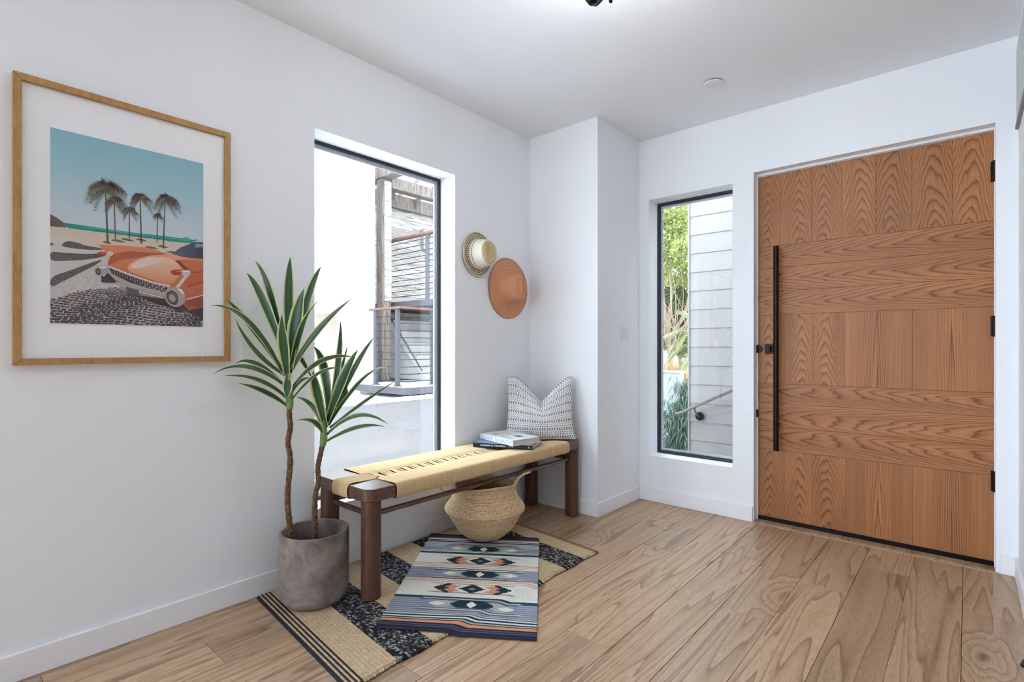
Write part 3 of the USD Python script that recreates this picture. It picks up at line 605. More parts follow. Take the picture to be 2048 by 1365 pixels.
P.poly(sh['side'], lin(206, 200, 200)); P.poly([(.867, .16), (1, .194), (1, .12), (.87, .128)], lin(150, 70, 44))
P.poly(sh['bumper'], lin(176, 164, 160)); P.poly(sh['grille'], lin(52, 44, 46))
P.layer += 1
for k in range(22):
    for j in range(3):
        t = (k + .5) / 22; x = .352 + .36 * t; y = .298 - .085 * t + (j - 1) * (.008 + .008 * t) - .002; s_ = .0035 + .005 * t; P.poly([(x, y + s_), (x + s_, y + s_ * .3), (x + s_ * .6, y - s_ * .8), (x - s_ * .8, y - s_ * .5)], lin(*((186, 176, 172) if (k + j) % 2 else (132, 120, 118))), False)
P.poly(sh['bump2'], lin(150, 138, 136)); P.poly([(.38, .238), (.469, .208), (.62, .181), (.709, .168), (.709, .164), (.62, .176), (.469, .203), (.385, .232)], lin(222, 216, 214)); P.poly(sh['plate'], lin(96, 86, 88))
P.poly([(.34, .322), (.47, .289), (.62, .255), (.75, .240), (.75, .235), (.62, .249), (.47, .283), (.34, .315)], lin(228, 220, 216))
P.poly(sh['strut1'], lin(206, 196, 190)); P.poly(sh['light1'], lin(170, 52, 44)); P.poly([(.285, .388), (.325, .392), (.33, .387), (.29, .383)], lin(220, 120, 104)); P.poly(sh['chr1'], lin(206, 196, 194))
P.poly(smooth_poly(sh['pod1'], 2), lin(170, 160, 158)); P.poly([(.275, .31), (.315, .322), (.33, .31), (.30, .303)], lin(226, 220, 218)); P.poly(smooth_poly(sh['pod1d'], 2), lin(62, 54, 56)); P.poly(smooth_poly(sh['pod1d'], 2) * .5 + sh['pod1d'].mean(0) * .5, lin(130, 116, 112))
P.poly(sh['strut2'], lin(212, 202, 196)); P.poly(smooth_poly(sh['light2'], 1), lin(178, 54, 44)); P.poly([(.79, .328), (.83, .332), (.845, .326), (.80, .322)], lin(224, 124, 108)); P.poly(sh['chr2'], lin(200, 190, 188)); P.poly([(.84, .333), (.885, .337), (.89, .33), (.845, .327)], lin(236, 230, 228))
P.poly(smooth_poly(sh['pod2'], 2), lin(168, 156, 154)); P.poly([(.80, .226), (.836, .222), (.856, .19), (.835, .2)], lin(232, 226, 224)); P.poly(smooth_poly(sh['pod2d'], 2), lin(56, 48, 50)); P.poly(smooth_poly(sh['pod2d'], 2) * .8 + sh['pod2d'].mean(0) * .2, lin(104, 90, 88)); P.poly(smooth_poly(sh['pod2l'], 2), lin(176, 150, 142))
P.poly([(0, 0), (1, 0), (1, .0035), (0, .0035)], lin(228, 226, 226)); P.poly([(.9965, 0), (1, 0), (1, 1), (.9965, 1)], lin(228, 226, 226), False)
obj('print', (np.vstack(P.V), np.vstack(P.F)), 'printed', fr, cd=np.clip(np.vstack(P.C) * 1.13, 0, 1), label='colour print of palm trees, sea, wavy cobbled pavement and an orange finned car')
obj('glazing', mbox((0.0165, FY0 + FW - .001, FZ0 + FW - .001), (0.0185, FY1 - FW + .001, FZ1 - FW + .001)), 'picture_glass', fr)

# ---------------------------------------------------------------- potted plant
PX, PYc, PZ = 0.252, 1.212, 0.014
pl = thing('potted_plant', 'tall two stemmed potted plant with striped sword leaves in a grey concrete pot', 'plant', (PX, PYc, PZ))
R = .150; Hh = .318
prof = [(0, 0), (.095, 0)] + [(.105 + .045 * math.sin(t), .05 - .05 * math.cos(t)) for t in np.linspace(.1, PI / 2, 8)] + [(R, .12), (R, .22), (R, Hh - .004), (R - .003, Hh), (R - .011, Hh), (R - .014, Hh - .004), (R - .015, Hh - .12), (0, Hh - .12)]
pot = obj('pot', lathe(prof, 72, (PX, PYc, PZ)), 'pot_concrete', pl, smooth=40)
obj('soil', lathe([(R - .016, Hh - .085), (.07, Hh - .078), (0, Hh - .074)], 40, (PX, PYc, PZ)), 'soil', pl, smooth=True)
LEAVES_A=[
((0.072,0.985,1.495),(0.117,1.038,1.378),(0.181,1.106,1.127),0.042),
((0.059,1.027,1.557),(0.119,1.066,1.426),(0.179,1.105,1.167),0.034),
((0.151,1.147,1.579),(0.169,1.129,1.408),(0.192,1.116,1.101),0.046),
((0.304,1.134,1.422),(0.251,1.127,1.284),(0.199,1.122,1.054),0.062),
((0.259,1.241,1.535),(0.238,1.189,1.394),(0.209,1.131,1.101),0.036),
((0.413,1.15,1.368),(0.306,1.136,1.27),(0.206,1.128,1.074),0.046),
((0.5,1.252,1.376),(0.338,1.177,1.232),(0.202,1.124,1.048),0.034),
((0.103,0.88,1.377),(0.129,0.982,1.257),(0.182,1.107,1.048),0.034),
((0.121,0.816,1.338),(0.15,0.96,1.275),(0.177,1.103,1.041),0.028),
((0.044,0.947,1.291),(0.097,1.014,1.147),(0.184,1.109,1.035),0.026),
((0.31,1.033,1.304),(0.246,1.07,1.193),(0.19,1.114,1.041),0.052),
((0.071,0.931,1.086),(0.113,1.007,1.092),(0.182,1.107,0.988),0.024),
((0.154,0.818,1.052),(0.161,0.956,1.078),(0.184,1.109,0.988),0.026),
((0.146,0.864,1.044),(0.174,0.994,1.02),(0.188,1.112,0.935),0.022),
((0.233,0.887,1.015),(0.218,1.006,0.97),(0.193,1.117,0.896),0.024),
((0.351,1.36,1.116),(0.269,1.236,1.1),(0.204,1.127,0.975),0.024),
((0.482,1.196,1.076),(0.347,1.165,1.038),(0.204,1.127,0.922),0.026),
((0.201,1.23,1.01),(0.203,1.179,1.1),(0.212,1.133,1.154),0.02),
((0.198,1.228,1.02),(0.193,1.17,1.005),(0.204,1.127,0.949),0.02),
((0.226,1.093,0.936),(0.21,1.105,0.983),(0.192,1.116,1.038),0.04),
]
LEAVES_B=[
((0.185,1.242,1.167),(0.242,1.266,1.057),(0.276,1.269,0.841),0.042),
((0.289,1.32,1.292),(0.296,1.306,1.099),(0.28,1.272,0.855),0.028),
((0.288,1.359,1.174),(0.291,1.322,1.05),(0.284,1.276,0.868),0.016),
((0.431,1.324,1.154),(0.357,1.299,1.026),(0.272,1.265,0.814),0.056),
((0.392,1.436,1.212),(0.346,1.363,1.071),(0.281,1.273,0.835),0.028),
((0.547,1.398,1.075),(0.424,1.344,1.007),(0.276,1.269,0.801),0.036),
((0.49,1.481,1.003),(0.39,1.381,0.908),(0.28,1.272,0.79),0.018),
((0.536,1.415,0.812),(0.405,1.341,0.852),(0.27,1.264,0.759),0.022),
((0.574,1.369,0.812),(0.431,1.324,0.803),(0.27,1.264,0.729),0.02),
((0.336,1.161,1.06),(0.291,1.203,0.968),(0.266,1.26,0.794),0.05),
((0.258,1.12,0.838),(0.277,1.203,0.821),(0.261,1.255,0.74),0.026),
((0.142,1.178,0.931),(0.21,1.225,0.888),(0.257,1.252,0.784),0.026),
((0.161,1.248,0.896),(0.207,1.249,0.858),(0.26,1.255,0.797),0.03),
((0.222,1.315,0.86),(0.298,1.335,0.933),(0.332,1.318,0.984),0.03),
]
TA=[(0.201,1.124,0.272),(0.195,1.119,0.388),(0.19,1.115,0.479),(0.197,1.121,0.603),(0.197,1.121,0.686),(0.192,1.116,0.735),(0.2,1.123,0.802),(0.196,1.12,0.859),(0.197,1.121,0.893),(0.197,1.121,0.917)]
TB=[(0.227,1.226,0.258),(0.227,1.226,0.351),(0.227,1.226,0.428),(0.232,1.23,0.496),(0.24,1.237,0.546),(0.237,1.235,0.597),(0.243,1.24,0.648),(0.254,1.25,0.716),(0.258,1.253,0.737)]
def stem(path, r0, r1, seed):
    p = spline(path, 60); r = np.linspace(r0, r1, 60) * (1 + .07 * np.sin(np.arange(60) * 1.9) + .05 * np.random.default_rng(seed).normal(size=60))
    return tube(p, r, 14)
def blade(tip, mid, base, w, seed):
    r = np.random.default_rng(seed); t_, m_, b_ = np.array(tip), np.array(mid), np.array(base); c = 2 * m_ - (t_ + b_) / 2; n = 22; t = np.linspace(0, 1, n)[:, None]
    p = (1 - t) ** 2 * b_ + 2 * t * (1 - t) * c + t ** 2 * t_; tg = np.gradient(p, axis=0); tg /= np.linalg.norm(tg, axis=1, keepdims=True)
    n0 = np.array([.657, -.754, .45]) + r.normal(size=3) * .28; n0 /= np.linalg.norm(n0)
    wd = np.cross(tg, n0); wd /= np.linalg.norm(wd, axis=1, keepdims=True); nr = np.cross(wd, tg)
    s = t[:, 0]; prof = np.interp(s, [0, .08, .25, .42, .6, .8, .93, 1], [.55, .55, .82, 1.0, .88, .52, .2, .015]) * w * .56
    us = np.array([-1, -.55, 0, .55, 1.0]); fold = np.interp(s, [0, .3, 1], [.55, .3, .2])
    top = p[:, None] + wd[:, None] * (us[None, :, None] * prof[:, None, None]) + nr[:, None] * (np.abs(us)[None, :, None] * (prof * fold)[:, None, None])
    bot = top - nr[:, None] * .0011 * (1 - .7 * us[None, :, None] ** 2)
    V = np.vstack([top.reshape(-1, 3), bot.reshape(-1, 3)]); f = grid_faces(n, 5); k = n * 5; F = np.vstack([f, f[:, ::-1] + k])
    e = [[i * 5, (i + 1) * 5, (i + 1) * 5 + k, i * 5 + k] for i in range(n - 1)] + [[i * 5 + 4 + k, (i + 1) * 5 + 4 + k, (i + 1) * 5 + 4, i * 5 + 4] for i in range(n - 1)]
    uv = np.tile(np.stack([np.tile((us + 1) / 2, n), np.repeat(s, 5)], 1), (2, 1))
    return (V, np.vstack([F, np.array(e)])), uv
for path, leaves, r0, sd_ in ((TA, LEAVES_A, .0125, 1), (TB, LEAVES_B, .0125, 2)):
    tk = obj('trunk', stem(path, r0 * 1.05, r0 * .9, sd_), 'yucca_stem', pl, smooth=50)
    top = np.array(path[-1]); a_ = np.array(path[-2])
    obj('leaf_sheath', tube([a_ - [0, 0, .01], a_ * .5 + top * .5, top, top + [0, 0, .06], top + [0, 0, .13]], [.0135, .016, .017, .014, .006], 14), 'yucca_sheath', tk, smooth=50)
    for k, L_ in enumerate(leaves):
        m, uv = blade(*L_, 100 * sd_ + k); obj('leaf', m, 'yucca_leaf', pl, uv=uv, smooth=True)

# ---------------------------------------------------------------- bench with woven cord seat
bx0, bx1, by0, by1, bz = 0.030, 0.487, 1.337, 3.055, 0.520
be = thing('bench', 'dark brown wooden bench with woven tan cord seat under the large window', 'bench', ((bx0 + bx1) / 2, (by0 + by1) / 2, 0))
BC = (0.160, 0.153)
for ix in (0, 1):
    for iy in (0, 1):
        x0, x1 = ((bx0, bx0 + BC[0]) if ix == 0 else (bx1 - BC[0], bx1)); y0, y1 = ((by0, by0 + BC[1]) if iy == 0 else (by1 - BC[1], by1))
        lx0, lx1 = ((bx0 + .006, bx0 + .090) if ix == 0 else (bx1 - .092, bx1 - .008)); ly0, ly1 = ((by0 + .008, by0 + .092) if iy == 0 else (by1 - .092, by1 - .008))
        rr = [.004] * 4; rr[{(0, 0): 0, (1, 0): 1, (1, 1): 2, (0, 1): 3}[(ix, iy)]] = .05
        obj('corner_block', rprism(x0, x1, y0, y1, bz - .058, bz, rr, .003), 'bench_wood_long', be, smooth=35)
        obj('leg', rprism(lx0, lx1, ly0, ly1, .0125 if iy == 0 else 0.0, bz - .057, .034, .004), 'bench_wood', be, smooth=35)
zs_ = .393
for x in (bx0 + .048, bx1 - .050): obj('stretcher', cyl((x, by0 + .08, zs_), (x, by1 - .08, zs_), .0125), 'bench_wood_long', be, smooth=40)
for y in (by0 + .050, by1 - .050): obj('stretcher', cyl((bx0 + .08, y, zs_), (bx1 - .08, y, zs_), .0125), 'bench_wood', be, smooth=40)
for x0, x1 in ((bx0 + .006, bx0 + .05), (bx1 - .05, bx1 - .006)): obj('rail', cbox((x0, by0 + BC[1] - .01, bz - .054), (x1, by1 - BC[1] + .01, bz - .004), .006), 'bench_wood_long', be)
for y0, y1 in ((by0 + .006, by0 + .05), (by1 - .05, by1 - .006)): obj('rail', cbox((bx0 + BC[0] - .01, y0, bz - .054), (bx1 - BC[0] + .01, y1, bz - .004), .006), 'bench_wood', be)
xm, ym = (bx0 + bx1) / 2, (by0 + by1) / 2
def dense(path, amp=.0019):
    p = np.array(path, float); s = np.r_[0, np.cumsum(np.linalg.norm(np.diff(p, axis=0), axis=1))]; q = np.linspace(0, s[-1], 22); return np.stack([np.interp(q, s, p[:, k]) for k in (0, 1)], 1)
cord_c, cord_d = np.array(lin(232, 206, 162)), np.array(lin(168, 130, 82))
def cordstrip(path, lo, hi, pitch=.0052, amp=.0019, flip=False, seed=0):
    """Cords side by side wrapped along path (a, z); lo(a), hi(a): where the strip begins and ends along the other axis."""
    r = np.random.default_rng(seed); p = dense(path); n = int((max(map(hi, p[:, 0])) - min(map(lo, p[:, 0]))) / pitch); m = n * 4 + 1
    t = np.gradient(p, axis=0); t /= np.linalg.norm(t, axis=1, keepdims=True); nr = np.stack([t[:, 1], -t[:, 0]], 1) * (-1 if flip else 1)
    tone = np.repeat(.93 + .14 * r.random(n + 1), 4)[:m]; V, C = [], []
    base_lo, base_hi = min(map(lo, p[:, 0])), max(map(hi, p[:, 0])); ph = np.arange(m) / 4.0
    for k in range(len(p)):
        pos = np.clip(base_lo + (base_hi - base_lo) * ph / n, lo(p[k, 0]), hi(p[k, 0])); d = amp * np.abs(np.sin(PI * ph)) ** .7 - amp
        V.append(np.stack([p[k, 0] + nr[k, 0] * d, pos, p[k, 1] + nr[k, 1] * d], 1)); mixv = (np.abs(np.sin(PI * ph)) ** .5)[:, None]; C.append((cord_d * (1 - mixv) + cord_c * mixv) * tone[:, None])
    return np.vstack(V), grid_faces(len(p), m), np.vstack(C)
def along_y(f): return lambda a: f(a)
front = [(bx1 - .062, bz - .066), (bx1 - .02, bz - .070), (bx1 - .001, bz - .067), (bx1 + .005, bz - .055), (bx1 + .0065, bz - .03), (bx1 + .004, bz - .008), (bx1 - .004, bz + .0045), (bx1 - .022, bz + .0070), (bx1 - .08, bz + .0055), (bx1 - .13, bz + .004), (bx1 - .165, bz + .001), (bx1 - .179, bz - .007)]
SE_ = lambda x: by0 + BC[1] + .002 + max(0, (bx1 - BC[0] - .002) - x)
V1, F1, C1 = cordstrip(front, SE_, lambda x: 2 * ym - SE_(x), seed=1)
seat = obj('seat', (V1, F1), 'woven', be, smooth=True, cd=C1, label='seat of tan cords wound over the front rail')
V2 = V1.copy(); V2[:, 0] = 2 * xm - V2[:, 0]
obj('back_cords', (V2, F1[:, ::-1]), 'woven', seat, smooth=True, cd=C1)
end = [(by0 + .062, bz - .066), (by0 + .02, bz - .070), (by0 + .001, bz - .067), (by0 - .005, bz - .055), (by0 - .0065, bz - .03), (by0 - .004, bz - .008), (by0 + .004, bz + .0045), (by0 + .022, bz + .0070), (by0 + .09, bz + .004), (by0 + .15, bz + .002), (by0 + .19, bz - .001), (by0 + .216, bz - .008)]
ex = lambda y: max(0, y - (by0 + BC[1]))
V3, F3, C3 = cordstrip(end, lambda y: min(bx0 + BC[0] + .002 + ex(y), xm - .002), lambda y: max(bx1 - BC[0] - .002 - ex(y), xm + .002), seed=2, amp=.0024, flip=True)
V3 = V3[:, [1, 0, 2]]
obj('end_cords', (V3, F3), 'woven', seat, smooth=True, cd=C3)
V4 = V3.copy(); V4[:, 1] = 2 * ym - V4[:, 1]
obj('end_cords', (V4, F3[:, ::-1]), 'woven', seat, smooth=True, cd=C3)
rc = np.random.default_rng(9); Vg, Fg, Cg, ng = [], [], [], 0
ya, yb = SE_(bx1 - .2) - .012, 2 * ym - SE_(bx1 - .2) + .012; nc = int((yb - ya) / .0056)
for k in range(nc):
    y = ya + (k + .5) * (yb - ya) / nc; gk = k // 3; gc = ya + (gk * 3 + 1.5) * (yb - ya) / nc; sq = .40 + .25 * math.sin(gk * 2.3); sway = .008 * math.sin(gk * 1.7)
    pts = [(bx1 - .165, y + (gc - y) * .3, bz - .004), (bx1 - .184, y + (gc - y) * sq, bz - .006), (xm + .012, y + (gc - y) * sq * .75 + sway * .5, bz - .011), (bx0 + .190, y + (gc - y) * .2 + sway, bz - .007), (bx0 + .165, y, bz - .003)]
    v, f = tube(np.array(pts), .0020, 5, caps=False); Vg.append(v); Fg.append(f + ng); ng += len(v); Cg.append(np.tile(cord_c * (.86 + .2 * rc.random()), (len(v), 1)))
obj('centre_cords', (np.vstack(Vg), np.vstack(Fg)), 'woven', seat, smooth=True, cd=np.vstack(Cg), kind='stuff')
obj('under_cords', mbox((bx0 + .06, by0 + .07, bz - .040), (bx1 - .06, by1 - .07, bz - .034)), 'cord_under', seat)

# ---------------------------------------------------------------- cushion
cu = thing('cushion', 'off-white cushion with black dot and arrow rows and a dented top in the bench corner', 'cushion', (0.295, 2.805, bz))
nn, mm = 211, 211; u = np.linspace(-1, 1, nn); v = np.linspace(-1, 1, mm); Ug, Vv = np.meshgrid(u, v, indexing='ij')
CW, CHt = .475, .432
def cushion_side(sgn):
    edge = np.clip(1 - np.maximum(np.abs(Ug), np.abs(Vv)) ** 2, 0, 1)
    thick = .072 * (np.clip(1 - np.abs(Ug) ** 2.4, 0, 1) * np.clip(1 - np.abs(Vv) ** 2.4, 0, 1)) ** .55
    chop = .172 * np.clip(1 - np.abs(Ug - .06) / .82, 0, 1) ** 1.15 * ((Vv + 1) / 2) ** 2.2
    pinch = np.exp(-((Ug - .06) / .10) ** 2) * np.clip((Vv - .1) / .9, 0, 1)
    X = Ug * CW / 2 * (1 - .075 * (1 - Vv ** 2) ** 1.0 - .05 * (Vv > 0) * Vv ** 2 + .03 * (Vv < -.8) * ((-Vv - .8) / .2)); Z = (Vv + 1) / 2 * CHt - chop - .0 * edge
    Z = np.maximum(Z, .004 + .012 * (1 - np.abs(Vv)))
    fold = .006 * np.sin(Ug * 7 + Vv * 5) * edge + .010 * np.exp(-((np.abs(Ug - .06) - .22 - .28 * (Vv - .2)) / .07) ** 2) * np.clip(Vv, 0, 1) * edge
    Y = sgn * (thick * (1 - .62 * pinch) + fold * (thick > .004))
    return X, Y, Z
cs_, sn_ = .777, .63
def place_c(X, Y, Z):
    back = Y - Z * .20; x = .297 + X * cs_ - back * -sn_; y = 2.828 + X * sn_ + back * -cs_
    return np.stack([x, y, bz + .0095 + Z * .985 + .0 * X], -1).reshape(-1, 3)
A_, B_ = place_c(*cushion_side(1)), place_c(*cushion_side(-1))
fcs = grid_faces(nn, mm)
white, ink = np.array(lin(236, 236, 233)), np.array(lin(30, 30, 36))
um = (Ug + 1) / 2 * CW; vm = (Vv + 1) / 2 * CHt
def pattern(um, vm):
    q = (vm - .012) % .058; cellw = .0175; c = (um % cellw) / cellw; arm = np.abs(q - .012) / .0105
    chev = (np.abs((c - .26) - arm * .46) < .16) & (arm < 1)
    dots = np.zeros_like(chev)
    for r0, w_ in ((.033, .0155), (.048, .0155)): dots |= (np.abs((um % w_) - w_ / 2) < .0029) & (np.abs(q - r0) < .0024)
    return chev | dots
pt_ = pattern(um, vm)[..., None]; rr_ = np.random.default_rng(3).normal(size=(nn, mm, 1)) * .02
Cc = (np.where(pt_, ink, white) * (1 + rr_)).reshape(-1, 3)
obj('cover', (np.vstack([A_, B_]), np.vstack([fcs, fcs[:, ::-1] + nn * mm])), 'woven', cu, smooth=True, cd=np.vstack([Cc, Cc]))
edge_i = np.r_[[i * mm for i in range(0, nn, 6)], [(nn - 1) * mm + j for j in range(0, mm, 6)], [i * mm + mm - 1 for i in range(nn - 1, -1, -6)], [j for j in range(mm - 1, -1, -6)]]
obj('piping', tube(A_[edge_i], .0022, 6), 'cushion_seam', cu, smooth=True)

# ---------------------------------------------------------------- books
def book(label, org, s, L, D, Tk, z, mats, name='book'):
    b = thing(name, label, 'book', (*org, z)); s = np.array(s); d = np.array([-s[1], s[0]])
    M = np.eye(4); M[:2, 0] = s; M[:2, 1] = d; M[:3, 3] = (*org, z)
    def T_(mesh): v, f = arrs(mesh); return v @ M[:3, :3].T + M[:3, 3], f
    obj('cover', T_(cat(cbox((0, 0, 0), (L, D, .0022), .0006), cbox((0, 0, Tk - .0022), (L, D, Tk), .0006), cbox((0, 0, 0), (L, .0022, Tk), .0006))), mats[0], b)
    obj('pages', T_(mbox((.003, .002, .002), (L - .004, D - .004, Tk - .002))), mats[1], b)
    def spine_text(txt, x, zt, h, m, bold=True, stretch=1.0, label=None):
        v, f = arrs(meshkit.text_mesh(txt, h, .0003, bold)); w = v[:, 0].max(); v = v * [stretch, 1, 1]
        obj('title', T_((np.stack([x + v[:, 0], -.0001 - v[:, 2], zt + v[:, 1]], 1), f)), m, b, label=label); return x + w * stretch
    def top(pts, m, name='cover_picture', h=.0002):
        obj(name, T_(trimesh.creation.extrude_polygon(sg.Polygon(pts), h, engine='earcut').apply_translation([0, 0, Tk])), m, b)
    def top_text(txt, x, y, h, m):
        v, f = arrs(meshkit.text_mesh(txt, h, .0003, False)); obj('cover_text', T_((v + [x, y, Tk], f)), m, b)
    return spine_text, top, top_text
zb1 = bz + .0075
sp, tp_, tt = book('black spined picture book lying under the white book on the bench', (.128, 2.350), (.905, .425), .392, .245, .026, zb1, ('book_black', 'book_paper'))
xe = sp('WONDERS OF THE WORLD', .050, .0085, .0095, 'book_white', True, 1.0)
sp('edited by', xe + .014, .0095, .0062, 'book_ink', False)
tp_([(.004, .004), (.388, .004), (.388, .24), (.004, .24)], 'cover_blue'); tp_([(.25, .004), (.388, .004), (.388, .1), (.32, .14), (.27, .07)], 'ink_red', h=.0004)
obj('publisher_mark', cat(*[arrs(cbox((0, 0, 0), (.001, .001, .001)))]) , 'book_white', numbered('/World', 'tmp_mark')) if False else None
sp('A', .362, .008, .010, 'book_white', True)
sp2, tp2, tt2 = book('white picture book lying on top of the black spined book on the bench', (.062, 2.484), (.982, -.188), .350, .222, .036, zb1 + .0268, ('book_white', 'book_paper'))
sp2('SURF SHACK', .012, .0065, .0235, 'ink_blue', True, 1.62)
tp2([(.05, .05), (.19, .05), (.19, .17), (.05, .17)], 'book_ink'); tp2([(.22, .10), (.28, .10), (.28, .15), (.22, .15)], 'ink_grey'); tp2([(.07, .03), (.13, .03), (.14, .065), (.08, .075)], 'ink_red', h=.0004)
tt2('SURF SHACK', .16, .035, .016, 'ink_grey')
for k in range(3): tp2([(.05, .185 + k * .012), (.20, .185 + k * .012), (.20, .189 + k * .012), (.05, .189 + k * .012)], 'book_ink', 'text_line')

# ---------------------------------------------------------------- hats on the wall
def hat(name, label, cy_, cz_, ry, rz, prof, colf, deform, n=200, rows=200):
    h = thing(name, label, 'hat', (0, cy_, cz_)); p = np.array(prof, float); s = np.r_[0, np.cumsum(np.linalg.norm(np.diff(p, axis=0), axis=1))]; q = np.linspace(0, s[-1], rows)
    from scipy.interpolate import PchipInterpolator
    rad, hgt = PchipInterpolator(s, p[:, 0])(q), PchipInterpolator(s, p[:, 1])(q); a = np.linspace(0, 2 * PI, n, endpoint=False)
    br_ = .0018 * np.abs(np.sin(q / .0085 * PI))
    Y = rad[:, None] * np.cos(a) * ry; Z = rad[:, None] * np.sin(a) * rz; X = (hgt + br_)[:, None] + 0 * Y; X, Y, Z = deform(X, Y, Z, q[:, None], a)
    V = np.stack([X, cy_ + Y, cz_ + Z], -1).reshape(-1, 3); C = np.array(colf(q[:, None] + 0 * a, a + 0 * q[:, None], s)).reshape(-1, 3)
    F = grid_faces(rows, n, True); Vi = V.copy(); Vi[:, 0] -= .002; Vi[:, 0] = np.maximum(Vi[:, 0], .0015)
    obj('straw_body', (np.vstack([V, Vi]), np.vstack([F, F[:, ::-1] + len(V)])), 'straw', h, smooth=True, cd=np.vstack([C, C]))
    e = V.reshape(rows, n, 3)[-1]; e = np.vstack([e, e[:2]])[::4]
    obj('brim_edge', tube(e, .0024, 6, caps=False), 'hat_brown_edge' if name == 'sun_hat' else 'hat_white_trim', h, smooth=True)
    return h
def fcol(q, a, s):
    L1, L2 = .080, s[4]; side = np.array(lin(236, 230, 212)); topc = np.array(lin(214, 194, 152)); brim = np.array(lin(220, 206, 176)); dk_ = np.array(lin(72, 58, 44))
    c = np.where((q < L1)[..., None], topc, np.where((q < L2 - .012)[..., None], side, brim)); c = c * (.95 + .07 * np.sin(q / .0070 * PI * 2))[..., None]
    for r0 in (L2 - .030, L2 - .004, L2 + .008, L2 + .022, L2 + .038):
        c = np.where(((np.abs(q - r0) < .0030) & (np.sin(a * 50) > -.2))[..., None], dk_, c)
    c = np.where(((np.abs(q - .036) < .0015) & (np.sin(a * 20) > .5))[..., None], dk_, c)
    return c
def fdef(X, Y, Z, q, a):
    top = np.clip(1 - q / .085, 0, 1); X = X - .030 * np.exp(-((Y + .004) / .022) ** 2 - (Z / .06) ** 2) * (top > 0) * np.clip(top * 3, 0, 1); X = X + .012 * np.clip(-Z / .08, -1, 1) * np.clip(top * 2, 0, 1)
    X = X + np.clip((q - .185) / .05, 0, 1) ** 2 * .014; return X, Y, Z
hat('straw_fedora', 'small cream and white straw hat with dark stitched rows on the wall', 2.505, 1.790, .93, 1.0, [(0, .132), (.055, .134), (.076, .124), (.092, .075), (.104, .020), (.112, .011), (.125, .007), (.147, .004)], fcol, fdef)
def scol(q, a, s):
    b = np.array(lin(236, 172, 134)); d = np.array(lin(150, 92, 62)); t = np.abs(np.sin(q / .0085 * PI))[..., None] ** .5; g_ = .9 + .16 * (np.sin(a * 90 + q * 900) > 0)[..., None]; return (d * (1 - t) + b * t) * g_
def sdef(X, Y, Z, q, a):
    top = np.clip((.135 - q) / .05, 0, 1); X = X - .034 * np.clip((Y - .004) / .016, 0, 1) * np.clip((.080 - Y) / .03, 0, 1) * np.exp(-(Z / .070) ** 4) * top
    X = X + .010 * np.exp(-((Y - .002) / .008) ** 2) * np.exp(-(Z / .08) ** 4) * top; X = X + .012 * np.clip((q - .22) / .1, 0, 1) * (np.cos(a * 2 + .4) * .5 + .5); return X, Y, Z
hat('sun_hat', 'wide brimmed brown woven sun hat hanging on the wall near the corner', 2.826, 1.586, .97, 1.02, [(0, .126), (.066, .126), (.086, .115), (.097, .07), (.105, .022), (.120, .010), (.155, .006), (.212, .004)], scol, sdef, 240, 300)

# ---------------------------------------------------------------- rugs
rg = thing('striped_rug', 'long natural and charcoal striped woven rug on the floor under the bench', 'rug', (0.47, 1.82, 0))
RW, RL = .90, 1.56
na, nl = 301, 553; ua = np.linspace(0, 1, na); vl = np.linspace(0, 1, nl); UU, WW = np.meshgrid(ua, vl, indexing='ij'); y_along = WW * RL
rowp = .0085; row = np.floor(y_along / rowp); fr_ = y_along / rowp - row; br = UU * RW / .0090 + .5 * (row % 2); cell = np.floor(br); fb = br - cell
hgt = .0105 + .0022 * np.sin(PI * fr_) ** .6 * np.abs(np.sin(PI * fb)) ** .5
rv = np.random.default_rng(14); tab = rv.random((400, 400)); tv = tab[(row.astype(int) % 400), (cell.astype(int) % 400)]
beige, beige2, blk, gry = (np.array(lin(*c)) for c in ((222, 196, 158), (190, 160, 120), (44, 43, 50), (176, 170, 164)))
bands = [(.0, .068, 'thin'), (.068, .205, 'b'), (.205, .37, 'k'), (.37, .53, 'b'), (.53, .70, 'k'), (.70, .875, 'b'), (.875, 1.055, 'k'), (1.055, 1.245, 'b'), (1.245, 1.415, 'k'), (1.415, 1.525, 'b'), (1.525, 1.6, 'd')]
col = np.zeros((na, nl, 3))
for a0, a1, kd in bands:
    msk = (y_along >= a0) & (y_along < a1); b_ = beige * (.82 + .3 * tv[..., None]); k_ = np.where((tv > .86)[..., None], gry, np.where((tv > .62)[..., None], gry * .42, blk * (.6 + .9 * tv[..., None])))
    if kd == 'thin': c_ = np.where((row % 2 == 0)[..., None], blk * 1.1, b_)
    elif kd == 'd': c_ = np.where((row % 2 == 0)[..., None], beige2 * .5, beige2 * .75)
    else: c_ = b_ if kd == 'b' else k_
    col = np.where(msk[..., None], c_, col)
col = col * (.55 + .45 * (np.sin(PI * fr_) ** .5 * np.abs(np.sin(PI * fb)) ** .4))[..., None]
px = .024 + UU * RW + .004 * np.sin(WW * 40) * (UU > .97); py = 1.048 - .082 * UU + y_along * (1.0 + .018 * UU) + .03 * WW * (1 - UU)
hgt = hgt * np.clip(np.minimum(np.minimum(UU, 1 - UU) * RW, np.minimum(WW, 1 - WW) * RL) / .006, .25, 1)
rv_ = np.stack([px, py, hgt], -1).reshape(-1, 3); bot = rv_.copy(); bot[:, 2] = .0004
eg = np.r_[[i * nl for i in range(na)], [(na - 1) * nl + j for j in range(1, nl)], [i * nl + nl - 1 for i in range(na - 2, -1, -1)], [j for j in range(nl - 2, 0, -1)]]
skirt = np.stack([eg, np.roll(eg, -1), np.roll(eg, -1) + na * nl, eg + na * nl], 1)
obj('woven_field', (np.vstack([rv_, bot]), np.vstack([grid_faces(na, nl), skirt])), 'woven', rg, cd=np.vstack([col.reshape(-1, 3)] * 2), smooth=30)
